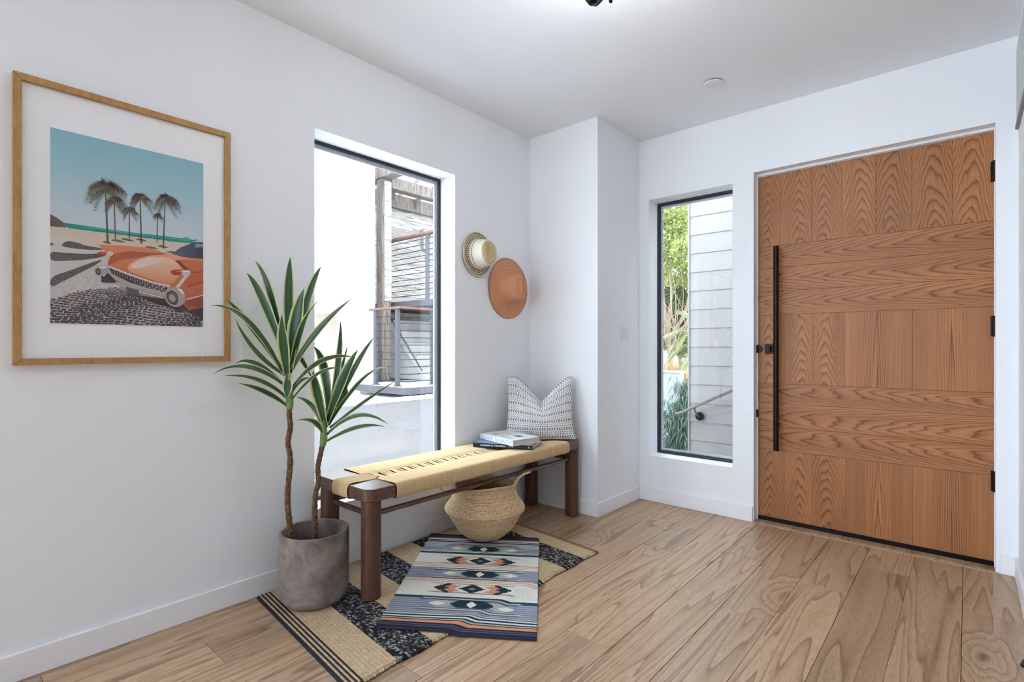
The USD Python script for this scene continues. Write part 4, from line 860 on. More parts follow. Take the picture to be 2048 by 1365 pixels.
# knotted edge along the room side
Vk, Fk, Ck, nk = [], [], [], 0
for k in range(int(RL / .0125)):
    t = (k + .5) / (RL / .0125); y = t * RL; i = min(int(t * nl), nl - 1); c0 = px[na - 1, i], py[na - 1, i]
    s_ = trimesh.creation.icosphere(1, 1.0); v = s_.vertices * [.0075, .0068, .0052] + [c0[0] + .002, c0[1], .0056]; Vk.append(v); Fk.append(s_.faces + nk); nk += len(v); Ck.append(np.tile(col[na - 6, i] * .8 + .004, (len(v), 1)))
obj('knotted_edge', (np.vstack(Vk), np.vstack(Fk)), 'woven', rg, cd=np.vstack(Ck), smooth=True, kind='stuff')

kl = thing('patterned_rug', 'small woven rug with diamond motifs and blue stripes lying across the striped rug', 'rug', (0.6, 1.87, 0))
KO = np.array([.030, 2.088]); KA = np.array([.822, .569]) * .662; KL = np.array([.609, -.793]) * 1.062
na, nl = 221, 401; ua = np.linspace(0, 1, na); vl = np.linspace(0, 1, nl); UU, WW = np.meshgrid(ua, vl, indexing='ij')
pos = KO + UU[..., None] * KA + WW[..., None] * KL
onrug = np.clip((.930 - pos[..., 0]) / .05 + .5, 0, 1) * np.clip((pos[..., 1] - .98) / .05, 0, 1); onrug = onrug * onrug * (3 - 2 * onrug)
kz = .0060 + .0125 * onrug + .006 * np.exp(-((WW - .93 + .06 * UU) / .035) ** 2) * np.exp(-((UU - .62) / .25) ** 2) + .004 * np.exp(-((WW - .72) / .03) ** 2) * np.clip((UU - .7) / .2, 0, 1)
weft = np.floor(WW * 400 / 1.0)
kz = kz + .0007 * np.sin(WW * 1.062 / .0062 * PI * 2)
cols = dict(navy=(44, 46, 66), navy2=(84, 88, 112), orange=(226, 150, 112), cream=(238, 234, 224), teal=(40, 84, 92), dteal=(34, 58, 66), lav=(172, 174, 190), slate=(134, 140, 156), sage=(176, 190, 176), tan=(206, 172, 142), black=(42, 46, 52), pale=(222, 226, 230))
cols = {k: np.array(lin(*v)) for k, v in cols.items()}
K = np.tile(cols['cream'], (na, nl, 1)); wob = .006 * np.sin(UU * 5 + 1.0) * 0
def band(a, b, c, u0=0, u1=1, jag=.012):
    j = jag * ((np.floor(WW * 170) % 2) - .5); m = (WW >= a) & (WW < b) & (UU >= u0 + j * (u0 > 0)) & (UU <= u1 + j * (u1 < 1)); K[m] = cols[c]
def stripes(a, b, c1, c2, n, u0=0, u1=1):
    for k in range(n): band(a + (b - a) * k / n, a + (b - a) * (k + .5) / n, c1, u0, u1); band(a + (b - a) * (k + .5) / n, a + (b - a) * (k + 1) / n, c2, u0, u1)
stripes(0, .05, 'navy', 'navy2', 4); band(.0, .014, 'navy'); band(.047, .050, 'black'); band(.050, .060, 'orange'); band(.060, .075, 'cream'); band(.075, .084, 'black'); band(.084, .095, 'pale'); band(.095, .103, 'black')
stripes(.103, .245, 'slate', 'pale', 9); stripes(.165, .215, 'lav', 'slate', 3)
band(.245, .268, 'teal')
stripes(.385, .435, 'tan', 'cream', 3); stripes(.437, .553, 'lav', 'slate', 7); stripes(.553, .60, 'tan', 'cream', 3)
band(.728, .752, 'teal'); stripes(.752, .865, 'lav', 'slate', 7); band(.865, .873, 'sage'); 
for a, b, c in ((.873, .880, 'black'), (.880, .890, 'pale'), (.890, .898, 'dteal'), (.898, .908, 'pale'), (.908, .916, 'black'), (.916, .924, 'sage'), (.924, .930, 'black'), (.930, .946, 'orange'), (.946, .956, 'navy')): band(a, b, c)
stripes(.956, 1.01, 'navy2', 'navy', 4); band(.985, 1.01, 'navy')
def diamond(uc, vc, hu, hv, c, step=True):
    du = np.abs(UU - uc) / hu; dv = np.abs(WW - vc) / hv
    if step: dv = np.floor(dv * 5) / 5
    K[(du + dv < 1) & (np.abs(WW - vc) < hv)] = cols[c]
for vc, up, dn in ((.345, .292, .385), (.648, .597, .693)):
    for v_ in (up + .004, dn - .008):
        band(v_, v_ + .006, 'tan', .22, .84); band(v_ + .006, v_ + .009, 'black', .24, .82)
    for sg__ in (-1, 1):
        diamond(.53 + sg__ * .18, vc, .10, .044, 'dteal'); diamond(.53 + sg__ * .145, vc + .002, .085, .036, 'orange'); diamond(.53 + sg__ * .10, vc + .002, .06, .03, 'tan'); diamond(.53 + sg__ * .22, vc, .05, .016, 'dteal'); diamond(.53 + sg__ * .075, vc + .002, .05, .026, 'cream')
    diamond(.53, vc, .085, .040, 'dteal'); diamond(.53, vc, .10, .012, 'black'); diamond(.53, vc, .03, .012, 'slate')
for vc, hu in ((.192, .115), (.497, .125), (.790, .125)):
    uc = .53 if vc < .3 else .555
    for v_ in (vc - .047, vc + .041):
        band(v_, v_ + .006, 'cream', uc - .34, uc + .33); band(v_ - .005, v_, 'black', uc - .33, uc + .30); band(v_ + .012, v_ + .017, 'black', uc - .36, uc + .32)
    for sg__ in (-1, 1): diamond(uc + sg__ * .19, vc, .10, .030, 'sage'); diamond(uc + sg__ * .235, vc, .055, .020, 'cream')
    m = (np.abs(UU - uc) < hu + .02 - .018 * np.floor(np.abs(WW - vc) / .010)) & (np.abs(WW - vc) < .032); K[m] = cols['dteal']
    diamond(uc, vc, .032, .026, 'cream')
nv = np.random.default_rng(15).random((na, nl, 1)); warp = (.80 + .20 * np.abs(np.sin(UU * .662 / .0075 * PI)))[..., None]
K = K * (.86 + .24 * nv) * warp
kv = np.stack([pos[..., 0], pos[..., 1], kz], -1).reshape(-1, 3); kb = kv.copy(); kb[:, 2] -= .0045
eg = np.r_[[i * nl for i in range(na)], [(na - 1) * nl + j for j in range(1, nl)], [i * nl + nl - 1 for i in range(na - 2, -1, -1)], [j for j in range(nl - 2, 0, -1)]]
skirt = np.stack([np.roll(eg, -1), eg, eg + na * nl, np.roll(eg, -1) + na * nl], 1)
obj('woven_field', (np.vstack([kv, kb]), np.vstack([grid_faces(na, nl)[:, ::-1], grid_faces(na, nl) + na * nl, skirt])), 'woven', kl, cd=np.vstack([K.reshape(-1, 3)] * 2), smooth=30)
for w_ in (0, 1):
    e_ = kv.reshape(na, nl, 3)[:, 0 if w_ == 0 else nl - 1][::6] + [0, 0, -.001]
    obj('bound_end', tube(e_, .0042, 6), 'rug_binding', kl, smooth=True)

# ---------------------------------------------------------------- basket
bk = thing('basket', 'round natural seagrass belly basket with rope handles under the bench', 'basket', (.312, 2.270, .022))
prof = [(.002, 0), (.06, .0), (.088, .004), (.112, .018), (.150, .050), (.182, .092), (.203, .128), (.212, .146), (.222, .158), (.236, .176), (.232, .190), (.214, .212), (.192, .246), (.180, .280), (.177, .305), (.180, .322)]
p = np.array(prof); s = np.r_[0, np.cumsum(np.linalg.norm(np.diff(p, axis=0), axis=1))]
from scipy.interpolate import PchipInterpolator
nr_, na_ = 250, 480; q = np.linspace(0, s[-1], nr_); rad, hz = PchipInterpolator(s, p[:, 0])(q), PchipInterpolator(s, p[:, 1])(q)
tn = np.stack([np.gradient(rad), np.gradient(hz)], 1); tn /= np.linalg.norm(tn, axis=1, keepdims=True); nrm = np.stack([tn[:, 1], -tn[:, 0]], 1)
a = np.linspace(0, 2 * PI, na_, endpoint=False); ca = a[None, :] / (2 * PI) * 96; rb = q[:, None] / .0085
twill = ca + np.floor(rb) * .5; fx, fy = twill % 1, rb % 1; cid = (np.floor(twill) * 7919 + np.floor(rb) * 104729).astype(int) % 997
hh_ = .0036 * np.sin(PI * fx) ** .7 * np.sin(PI * fy) ** .7 + .0012 * np.sin(PI * (fx + fy))
rt = np.random.default_rng(17).random(997)[cid]; lump = .004 * meshkit.noise(np.stack([np.cos(a)[None, :] * 3 + 0 * q[:, None], np.sin(a)[None, :] * 3 + 0 * q[:, None], q[:, None] * 14 + 0 * a[None, :]], -1), 4)
off = hh_ + lump; Rr = rad[:, None] + nrm[:, :1] * off; Zz = hz[:, None] + nrm[:, 1:] * off; Zz = Zz + .012 * np.cos(a * 2 + .8)[None, :] * np.clip((q[:, None] - s[-4]) / (s[-1] - s[-4]), 0, 1)
Zz = np.maximum(Zz, .0005)
bv = np.stack([.312 + Rr * np.cos(a), 2.270 + Rr * np.sin(a), .022 + Zz], -1).reshape(-1, 3)
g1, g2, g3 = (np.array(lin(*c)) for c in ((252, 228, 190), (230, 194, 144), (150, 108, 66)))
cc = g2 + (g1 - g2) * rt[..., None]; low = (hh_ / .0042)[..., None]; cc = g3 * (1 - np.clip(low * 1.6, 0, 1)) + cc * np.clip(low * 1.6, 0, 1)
Fb = grid_faces(nr_, na_, True); iv = bv.copy().reshape(nr_, na_, 3); iv[..., :2] = (iv[..., :2] - [.312, 2.27]) * .972 + [.312, 2.27]; iv[..., 2] = np.maximum(iv[..., 2], .028)
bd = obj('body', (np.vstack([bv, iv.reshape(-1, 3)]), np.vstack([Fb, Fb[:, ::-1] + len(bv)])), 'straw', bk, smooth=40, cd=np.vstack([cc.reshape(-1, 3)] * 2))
re_ = bv.reshape(nr_, na_, 3)[-1]; re_ = np.vstack([re_, re_[:3]])
def rope(path, r=.0055, n=70):
    P_ = spline(path, n); vs, fs, k0 = [], [], 0; t = np.gradient(P_, axis=0); t /= np.linalg.norm(t, axis=1, keepdims=True)
    u_ = np.cross(t, [.31, .2, .93]); u_ /= np.linalg.norm(u_, axis=1, keepdims=True); w_ = np.cross(t, u_); L_ = np.r_[0, np.cumsum(np.linalg.norm(np.diff(P_, axis=0), axis=1))]
    parts = []
    for ph in (0, PI): an = L_ / .022 * 2 * PI * .5 + ph; parts.append(tube(P_ + (u_ * np.cos(an)[:, None] + w_ * np.sin(an)[:, None]) * r * .55, r * .62, 7))
    return cat(*parts)
obj('rim', rope(re_[::6], .006, 400), 'seagrass_rope', bd, smooth=True)
Rv, Fv = np.array([.754, .657, 0]), np.array([-.657, .754, 0]); c0 = np.array([.312, 2.270, .022])
def B(r_, f_, z): return tuple(c0 + Rv * r_ + Fv * f_ + np.array([0, 0, z]))
obj('rope_handle', rope([B(-.182, -.05, .28), B(-.178, -.05, .335), B(-.205, -.045, .362), B(-.245, -.02, .345), B(-.268, .01, .30), B(-.255, .03, .262), B(-.215, .03, .245), B(-.193, .03, .255)]), 'seagrass_rope', bk, smooth=True)
obj('rope_handle', rope([B(.182, -.05, .27), B(.184, -.045, .33), B(.210, -.03, .362), B(.250, -.01, .382), B(.272, .01, .384), B(.255, .035, .376), B(.210, .05, .350), B(.183, .055, .30)]), 'seagrass_rope', bk, smooth=True)

#@@EXTERIOR
# ---------------------------------------------------------------- outside the left window
obj('ground', mbox((-60, -60, -1.6), (60, 60, -1.5)), 'asphalt', kind='structure', label='street level ground around the houses')
obj('side_path', mbox((-1.60, YR, -0.6), (-0.18, 3.8, -0.05)), 'terrace', kind='structure', label='narrow paved path between the house and the low white wall')
obj('rear_terrace', mbox((-8, -30, -0.5), (20, YR - .15, -0.06)), 'terrace', kind='structure', label='unseen pale terrace added behind the house to bounce light indoors')  # pale ground added out of view to bounce sun indoors
obj('terrace', mbox((-9, YR, 0.2), (-1.76, 6.6, 0.50)), 'terrace', kind='structure', label='pale terrace behind the low white wall')
pw = thing('low_wall', 'low white rendered wall just outside the large window', 'wall', (-1.68, 1.5, -0.1))
obj('wall_body', mbox((-1.75, YR, -0.1), (-1.60, 6.5, 0.64)), 'parapet_shade', pw)
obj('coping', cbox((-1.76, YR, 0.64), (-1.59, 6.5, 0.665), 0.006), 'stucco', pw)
# neighbouring white house with a recess under an overhang
nb = thing('white_house', 'white stucco house with a recess under its overhang, seen through the large window', 'house', (-4.5, 2, 0.5))
obj('upper_wall', mbox((-6.2, 2.4, 1.652), (-4.0, 4.433, 5.4)), 'stucco', nb)
obj('pier', mbox((-6.2, 4.183, 0.5), (-4.0, 4.433, 1.652)), 'stucco', nb)
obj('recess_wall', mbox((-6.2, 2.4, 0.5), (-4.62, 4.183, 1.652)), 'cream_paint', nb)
obj('pier_base', cbox((-4.0, 3.95, 0.5), (-3.965, 4.065, 0.74), 0.004), 'stucco', nb)
# raised deck with railing
dk = thing('deck', 'dark edged raised concrete deck behind the low wall outside', 'deck', (-3.4, 5, 0.5))
obj('slab', mbox((-3.96, 4.07, 0.555), (-2.80, 6.55, 0.645)), 'dark_slab', dk)
obj('deck_surface', mbox((-3.955, 4.075, 0.645), (-2.805, 6.55, 0.652)), 'concrete', dk)
for k in range(4): obj('edge_tile', cbox((-2.80, 4.07 + k * .3 + .002, 0.557), (-2.792, 4.37 + k * .3 - .002, 0.645), 0.002), 'dark_slab', dk)
rl = thing('deck_railing', 'lower grey cable railing with wooden cap standing on the dark edged deck', 'railing', (-3.3, 4.15, 0.652))
for (x, y) in ((-3.535, 4.13), (-3.055, 4.13), (-2.985, 4.66), (-2.985, 5.9)):
    p = obj('post', cbox((x - .03, y - .022, 0.652), (x + .03, y + .022, 1.655), 0.004), 'rail_paint', rl)
    obj('foot_plate', cbox((x - .045, y - .04, 0.652), (x + .045, y + .04, 0.662), 0.002), 'rail_paint', p)
obj('cap_rail', cbox((-3.64, 4.085, 1.655), (-3.02, 4.175, 1.685), 0.004), 'cap_wood', rl)
obj('cap_rail', cbox((-3.03, 4.085, 1.655), (-2.94, 6.2, 1.6845), 0.004), 'cap_wood', rl)
for k in range(10):
    z = 0.715 + k * 0.0945
    obj('cable', tube([(-3.535, 4.13, z), (-3.3, 4.13, z - .004), (-3.055, 4.13, z)], 0.007, 6), 'cable', rl)
    obj('cable', tube([(-3.055, 4.13, z), (-2.94, 4.22, z - .002), (-2.985, 4.66, z), (-2.985, 5.9, z)], 0.007, 6), 'cable', rl)
st = thing('outdoor_stair', 'pale concrete outdoor stair rising behind the deck railing', 'stair', (-4.3, 5.5, 0.652))
for k in range(5):
    x1 = -3.72 - .2 * k
    obj('step', cbox((-5.05, 5.15, 0.652 + .19 * k), (x1, 6.4, 0.652 + .19 * (k + 1) - .002), 0.006), 'concrete', st)
obj('stair_rail', tube([(-4.65, 5.10, 1.73), (-4.3, 5.10, 1.38), (-3.75, 5.10, 0.80)], 0.010, 8), 'rail_paint', st)
obj('stringer', m3.Manifold.hull_points(np.array([(x, y, z) for y in (5.11, 5.15) for x, z in ((-4.75, 1.62), (-3.70, .66), (-3.62, .66), (-4.75, 1.74))])), 'concrete', st)
ur = thing('stair_railing', 'upper grey cable railing with wooden cap on the stair landing behind the timber post', 'railing', (-4.0, 5.0, 1.86))
for x in (-4.50, -3.50, -2.45):
    obj('post', cbox((x - .025, 4.975, 1.86), (x + .025, 5.025, 2.825), 0.004), 'rail_paint', ur)
obj('cap_rail', cbox((-4.56, 4.95, 2.825), (-2.3, 5.05, 2.86), 0.004), 'cap_wood', ur)
for k in range(11): obj('cable', cyl((-4.50, 5.0, 1.94 + k * .083), (-2.45, 5.0, 1.94 + k * .083), 0.0055, 6), 'cable', ur)
obj('landing', mbox((-5.15, 4.94, 1.77), (-2.3, 7.5, 1.86)), 'dark_slab', ur)
tp = thing('timber_post', 'weathered timber post with beam beside the white house outside', 'post', (-4.26, 4.76, 0.652))
obj('post', cbox((-4.36, 4.70, 0.652), (-4.20, 4.86, 3.74), 0.008), 'grey_timber', tp)
obj('post_face', cbox((-4.20, 4.73, 1.86), (-4.185, 4.86, 3.70), 0.004), 'bleached_board', tp)
obj('beam', cbox((-5.08, 4.68, 3.74), (-2.4, 4.87, 3.98), 0.008), 'grey_timber', tp)
obj('beam', cbox((-4.37, 4.87, 3.62), (-4.20, 5.9, 3.80), 0.008), 'grey_timber', tp)
bw = thing('board_wall', 'pale boarded wall behind the stair outside the large window', 'wall', (-5.25, 6.5, 0.65))
obj('backing', mbox((-5.5, 4.45, 0.50), (-5.2, 9.5, 3.62)), 'concrete', bw)
for k in range(17):
    z = 0.66 + k * .175
    obj('board', cbox((-5.2, 4.46, z), (-5.18 + .006 * rng.random(), 9.5, z + .172), 0.003), 'bleached_board', bw)
obj('top_beam', cbox((-5.21, 4.46, 3.62), (-5.10, 9.5, 3.86), 0.006), 'grey_timber', bw)
for y in (5.5, 6.05, 6.6): obj('brace', m3.Manifold.hull_points(np.array([(x, y + d, z) for d in (-.02, .02) for x, z in ((-5.10, 3.86), (-4.96, 3.86), (-5.10, 3.66))])), 'grey_timber', bw)
bl = thing('wall_box', 'small pale box with a dark slot on the boarded wall outside', 'box', (-5.18, 6.35, 3.0))
obj('case', cbox((-5.172, 6.24, 2.98), (-5.10, 6.42, 3.36), 0.006), 'bleached_board', bl)
obj('slot', mbox((-5.099, 6.27, 3.235), (-5.094, 6.41, 3.26)), 'gasket', bl)
rf = thing('canopy_roof', 'pale translucent roof sheets above the boarded wall outside', 'roof', (-4.6, 6.5, 3.9))
for k in range(8):
    y = 4.9 + k * .42
    obj('roof_sheet', m3.Manifold.hull_points(np.array([(x, y + d, z + t) for d in (.004, .416) for x, z in ((-5.25, 3.88), (-3.9, 4.30)) for t in (0, .008)])), 'roof_sheet', rf)
    obj('rafter', m3.Manifold.hull_points(np.array([(x, y + d, z + t) for d in (-.012, .012) for x, z in ((-5.25, 3.83), (-3.9, 4.25)) for t in (0, .048)])), 'bleached_board', rf)

# ---------------------------------------------------------------- outside the narrow window
sg_ = thing('siding_wall', 'white lap siding wall outside the narrow window', 'wall', (1.5, 5.1, -0.5))
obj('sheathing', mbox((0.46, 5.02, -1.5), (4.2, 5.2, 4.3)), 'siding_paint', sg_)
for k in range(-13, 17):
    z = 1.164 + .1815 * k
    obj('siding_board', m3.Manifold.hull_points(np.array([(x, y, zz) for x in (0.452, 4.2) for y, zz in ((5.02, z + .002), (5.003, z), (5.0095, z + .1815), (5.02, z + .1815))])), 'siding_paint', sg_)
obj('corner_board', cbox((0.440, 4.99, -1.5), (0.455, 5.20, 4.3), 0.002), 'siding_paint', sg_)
hr = thing('outdoor_handrail', 'sloping metal handrail with a round bracket on the white siding outside', 'handrail', (0.559, 4.93, 0.5))
R0, R1 = np.array([0.41, 4.925, 0.525]), np.array([1.75, 4.925, 1.20])
def bar(a, b, w, h):
    a, b = np.array(a), np.array(b); d = b - a; d = d / np.linalg.norm(d); s = np.cross(d, [0, 0, 1.]); s /= np.linalg.norm(s); u = np.cross(s, d)
    return m3.Manifold.hull_points(np.array([p + s * w * i / 2 + u * h * j / 2 for p in (a, b) for i in (-1, -.7, .7, 1) for j in ((-1, 1) if abs(i) < 1 else (-.7, .7))]))
obj('rail', bar(R0, R1, 0.042, 0.022), 'steel_rail', hr)
obj('rail_end', bar((0.345, 4.925, 0.508), R0 + np.array([.004, 0, .002]), 0.040, 0.021), 'steel_rail', hr)
br = obj('bracket', tube(spline([(0.535, 4.925, .575), (0.54, 4.93, .545), (0.553, 4.955, .505), (0.559, 4.99, .494)], 12), 0.009, 10), 'steel_rail', hr, smooth=40)
obj('rosette', lathe([(0, 0), (.040, 0), (.040, .006), (.030, .009), (.014, .010), (.012, .018), (0, .018)], 28), 'black_metal', br, smooth=35) if False else obj('rosette', cat(cyl((0.559, 4.998, .494), (0.559, 4.985, .494), .040, 28), cyl((0.559, 4.986, .494), (0.559, 4.978, .494), .022, 20)), 'bronze_metal', br, smooth=35)
gw = thing('garden_wall', 'low white garden wall with bluish shade in its colour behind the weeping shrub outside', 'wall', (-1.4, 7.6, -1.5))
obj('wall_body', mbox((-3.6, 7.5, -1.5), (-0.72, 7.66, 0.775)), 'garden_shade', gw)
obj('coping', cbox((-3.62, 7.48, 0.775), (-0.70, 7.68, 0.80), 0.006), 'stucco', gw)

def leaf_cloud(centers, radii, n, size, aspect=0.45, seed=0, shell=0.45):
    """n small folded leaves scattered through ellipsoids; returns one mesh."""
    r = np.random.default_rng(seed); centers = np.asarray(centers, float); radii = np.asarray(radii, float)
    w = radii.prod(1) ** (2 / 3); k = r.choice(len(centers), n, p=w / w.sum())
    d = r.normal(size=(n, 3)); d /= np.linalg.norm(d, axis=1, keepdims=True)
    p = centers[k] + d * radii[k] * (shell + (1 - shell) * r.random((n, 1)) ** .5)
    a = r.normal(size=(n, 3)) + [0, 0, -.3]; a /= np.linalg.norm(a, axis=1, keepdims=True); b = np.cross(a, r.normal(size=(n, 3))); b /= np.linalg.norm(b, axis=1, keepdims=True)
    s = size * (.6 + .8 * r.random((n, 1))); v = np.stack([p - a * s, p + b * s * aspect, p + a * s, p - b * s * aspect], 1).reshape(-1, 3)
    f = np.arange(n)[:, None] * 4 + np.array([[0, 1, 2, 3]])
    return v, f
def tree(label, x, y, z0, trunk, blobs, n, size, leafm, seed, name='tree'):
    t = thing(name, label, 'tree', (x, y, z0), group=None)
    tk = obj('trunk', tube(spline([(x, y, z0), (x + .05, y, z0 + trunk * .5), (x - .05, y + .05, z0 + trunk)], 8), [.07, .068, .065, .06, .055, .05, .045, .04], 10), 'branch', t, smooth=40)
    r = np.random.default_rng(seed)
    for k, (c, rad) in enumerate(blobs[:8]):
        c = np.array(c); s = np.array([x, y, z0 + trunk * .9]); m = (s + c) / 2 + r.normal(size=3) * .15
        obj('branch', tube(spline([s, m, c], 6), [.03, .025, .02, .016, .012, .008], 6), 'branch', tk)
    obj('foliage', leaf_cloud([b[0] for b in blobs], [b[1] for b in blobs], n, size, seed=seed), leafm, t, kind='stuff')
tree('tall light green tree behind the garden wall seen through the narrow window', -2.7, 11.5, -1.5, 3.2,
     [((-2.75, 11.2, 4.3), (.75, .6, .55)), ((-2.3, 11.6, 3.7), (.55, .6, .5)), ((-3.0, 11.5, 3.3), (.6, .6, .5)), ((-2.4, 11.3, 2.9), (.5, .6, .42)), ((-2.9, 11.5, 5.2), (.8, .7, .6)), ((-3.4, 11.6, 4.3), (.6, .6, .6)), ((-2.05, 11.5, 2.75), (.4, .5, .3)), ((-2.1, 11.0, 3.2), (.4, .4, .4)), ((-2.6, 11.0, 3.5), (.5, .4, .5)), ((-2.2, 11.0, 4.0), (.4, .4, .45))], 16000, .045, 'tree_leaf', 3)
tree('darker olive tree with bare twigs in the middle of the narrow window', -2.9, 12.6, -1.5, 2.6,
     [((-2.75, 12.6, 2.55), (.55, .5, .35)), ((-3.2, 12.4, 1.9), (.5, .5, .4)), ((-2.6, 12.8, 1.75), (.5, .5, .35)), ((-3.4, 12.6, 2.6), (.6, .5, .5)), ((-3.1, 12.6, 1.35), (.5, .4, .28)), ((-2.5, 12.5, 2.2), (.35, .4, .3)), ((-2.6, 12.3, 1.2), (.45, .4, .3)), ((-3.0, 12.3, 2.2), (.5, .4, .4))], 15000, .045, 'tree_leaf_dark', 4)
# bare twigs
tw = thing('bare_shrub', 'tangle of bare pale twigs between the green trees outside', 'shrub', (-2.2, 10.5, -1.5))
r_ = np.random.default_rng(12)
for k in range(26):
    b0 = np.array([-2.2 + r_.normal() * .1, 10.5 + r_.normal() * .1, 1.0 + r_.random() * .5]); e0 = b0 + np.array([r_.normal() * .42, r_.normal() * .3, .7 + r_.random() * 1.0])
    obj('twig', tube(spline([b0, (b0 + e0) / 2 + r_.normal(size=3) * .12, e0], 7), np.linspace(.012, .004, 7), 5), 'branch', tw)
obj('stem', tube([(-2.2, 10.5, -1.5), (-2.22, 10.5, 0), (-2.2, 10.5, 1.2)], .05, 8), 'branch', tw)
# distant white house piece and cottage
wh = thing('distant_house', 'far white house corner with grey roof edge among the trees', 'house', (-4.2, 13.6, -1.5))
obj('house_wall', mbox((-5.6, 13.2, -1.5), (-3.30, 15.0, 2.0)), 'stucco', wh)
obj('roof_edge', cbox((-5.7, 13.1, 2.0), (-3.2, 15.1, 2.17), .01), 'roof_grey', wh)
ct = thing('cottage', 'far cream cottage with two dark windows and a red awning', 'house', (-4.0, 16, -1.5))
obj('cottage_wall', mbox((-6.5, 16.2, -1.5), (-3.0, 18, 1.35)), 'cottage_paint', ct)
for x in (-4.62, -4.18):
    wf = obj('window', cbox((x - .17, 16.16, .62), (x + .17, 16.2, 1.30), .01), 'cream_paint', ct)
    obj('window_pane', mbox((x - .13, 16.14, .66), (x + .13, 16.165, 1.27)), 'dark_glass', wf)
obj('awning', m3.Manifold.hull_points(np.array([(x, y, z) for x in (-4.38, -3.98) for y, z in ((16.16, 1.34), (16.16, 1.28), (15.9, 1.2))])), 'red_awning', ct)
og = thing('golden_grass', 'clump of golden ornamental grass below the far cottage', 'grass', (-1.75, 9.6, -1.5), kind='stuff')
def blades(cx, cy, z0, n, h, spread, w, seed, droop=.5, rx=.1):
    r = np.random.default_rng(seed); V, F = [], []
    for k in range(n):
        a = r.random() * 2 * PI; q = np.array([cx + r.normal() * rx, cy + r.normal() * rx, z0]); hh = h * (.6 + .5 * r.random()); sp = spread * (.4 + .8 * r.random()); side = np.array([-math.sin(a), math.cos(a), 0]) * w
        for j, t in enumerate((0, .35, .7, 1.0)):
            c = q + np.array([math.cos(a) * sp * t ** 1.6, math.sin(a) * sp * t ** 1.6, hh * (t - droop * t ** 3)])
            ww = side * (1 - t * .85); V += [c - ww, c + ww]
        b = k * 8
        for j in range(3): F.append([b + 2 * j, b + 2 * j + 1, b + 2 * j + 3, b + 2 * j + 2])
    return np.array(V), np.array(F)
obj('blades', blades(-1.75, 9.6, -.3, 700, 1.5, .30, .010, 31, .22, .16), 'orange_grass', og, kind='stuff')
# palm
pm = thing('palm', 'palm with stiff pale fronds partly hidden by the white siding', 'palm', (-0.75, 8.8, -1.5))
obj('trunk', tube([(-.75, 8.8, -1.5), (-.74, 8.8, 0), (-.75, 8.8, 1.15)], [.12, .11, .1], 12), 'palm_bark', pm, smooth=40)
def frond(o, tip, sag, n, ll, seed):
    r = np.random.default_rng(seed); o, tip = np.array(o, float), np.array(tip, float); V, F = [], []
    t = np.linspace(0, 1, n); P = o + (tip - o) * t[:, None]; P[:, 2] += sag * np.sin(t * PI) - sag * .6 * t ** 2
    tan = np.gradient(P, axis=0); tan /= np.linalg.norm(tan, axis=1, keepdims=True)
    for k in range(2, n):
        s = np.cross(tan[k], [0, 0, 1]); s /= np.linalg.norm(s)
        for sgn in (-1, 1):
            d = s * sgn * .8 + tan[k] * .7 + np.array([0, 0, -.25 + .1 * r.normal()]); d /= np.linalg.norm(d); L = ll * math.sin(PI * (.12 + .8 * t[k])); w = np.cross(d, [0, 0, 1]); w = w / np.linalg.norm(w) * .009
            b = len(V); V += [P[k] - w * .5, P[k] + w * .5, P[k] + d * L * .5 + w, P[k] + d * L, P[k] + d * L * .5 - w]; F += [[b, b + 1, b + 2], [b, b + 2, b + 4], [b + 4, b + 2, b + 3]]
    rv, rf_ = arrs(tube(P[::2], np.linspace(.014, .004, len(P[::2])), 5))
    return np.vstack([np.array(V), rv]), np.vstack([np.array(F), rf_ + len(V)])
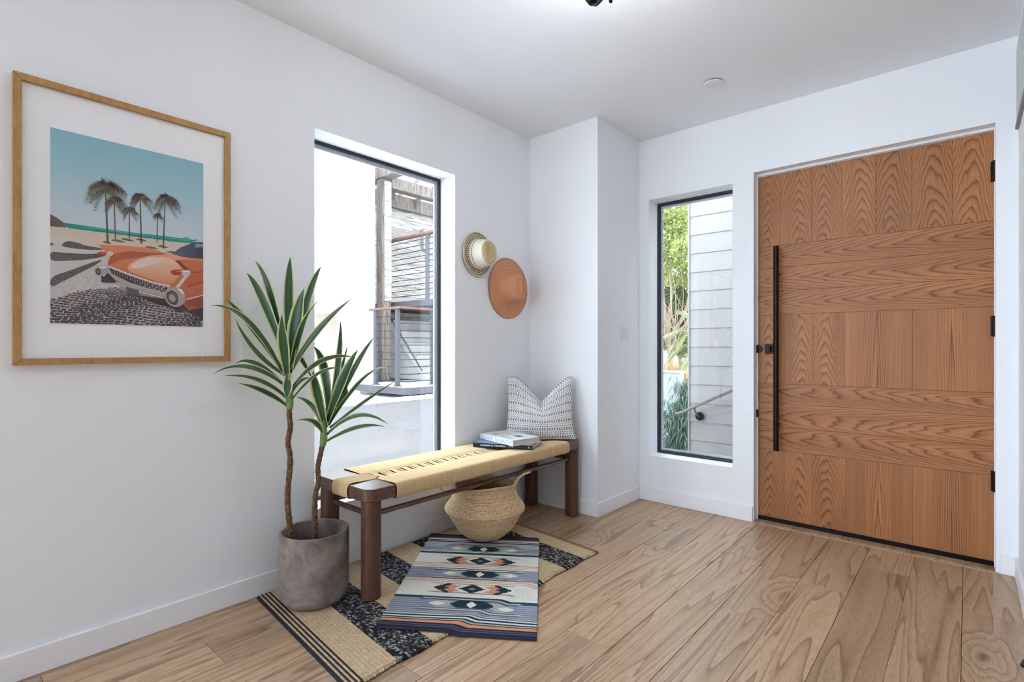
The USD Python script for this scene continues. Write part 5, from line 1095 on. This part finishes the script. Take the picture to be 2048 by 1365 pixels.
for k, (tip, sag) in enumerate((((-1.25, 8.7, 1.85), .1), ((-1.45, 8.6, 1.45), .15), ((-1.4, 8.6, 1.05), .15), ((-.95, 8.7, 2.1), .05), ((-1.65, 8.9, .95), .4), ((-.3, 8.5, 1.9), .1), ((-.1, 8.8, 1.4), .2), ((-1.15, 8.3, .75), .2), ((-.6, 9.5, 1.9), .1))):
    obj('frond', frond((-.75, 8.8, 1.15), tip, sag, 34, .42, 50 + k), 'palm_leaf', pm)
# weeping shrub
ws = thing('weeping_shrub', 'dark green weeping shrub with narrow drooping leaves outside the narrow window', 'shrub', (-.05, 6.2, -1.5))
r_ = np.random.default_rng(21); V, F = [], []
for k in range(9):
    x, y = -.05 + r_.normal() * .12, 6.2 + r_.normal() * .1; top = (.25, .8, .55, .3, .1, .65, .4, .7, .2)[k]
    obj('stem', tube(spline([(x * .5, 6.2 + (y - 6.2) * .5, -1.5), (x, y, -.5), (x + r_.normal() * .1, y + r_.normal() * .06, top)], 8), .007, 5), 'branch', ws)
def drooping(n, seed, tops, rad, L):
    r = np.random.default_rng(seed); V, F = [], []
    for k in range(n):
        c = tops[r.integers(len(tops))] + r.normal(size=3) * rad; a = r.random() * 2 * PI; out = np.array([math.cos(a), math.sin(a), 0]); l = L * (.6 + .7 * r.random()); s = np.array([-math.sin(a), math.cos(a), 0]) * .0055; b = len(V)
        for t, ww in ((0, .4), (.3, 1), (.65, .9), (1, .1)):
            p = c + out * l * (.75 * t) + np.array([0, 0, l * (.35 * t - 1.0 * t * t)]); V += [p - s * ww, p + s * ww]
        for j in range(3): F.append([b + 2 * j, b + 2 * j + 1, b + 2 * j + 3, b + 2 * j + 2])
    return np.array(V), np.array(F)
tops = [np.array(p) for p in ((-.08, 6.2, .68), (.02, 6.2, .62), (-.03, 6.15, .5), (.06, 6.2, .45), (-.15, 6.15, .42), (-.1, 6.2, .3), (.05, 6.15, .28), (-.22, 6.1, .28), (-.2, 6.15, .15), (-.02, 6.1, .15), (.08, 6.1, .08), (-.25, 6.1, .0), (-.12, 6.1, .02), (0, 6.1, -.05), (-.3, 6.1, -.15), (-.15, 6.1, -.15), (0, 6.1, -.25), (-.1, 6.1, -.35))]
obj('foliage', drooping(4200, 23, tops, np.array([.055, .07, .06]), .14), 'weeping_leaf', ws, kind='stuff')
obj('young_leaf', drooping(26, 24, [np.array([-.275, 6.0, .52])], np.array([.03, .03, .02]), .11), 'light_leaf', ws, label='bright green young leaves')
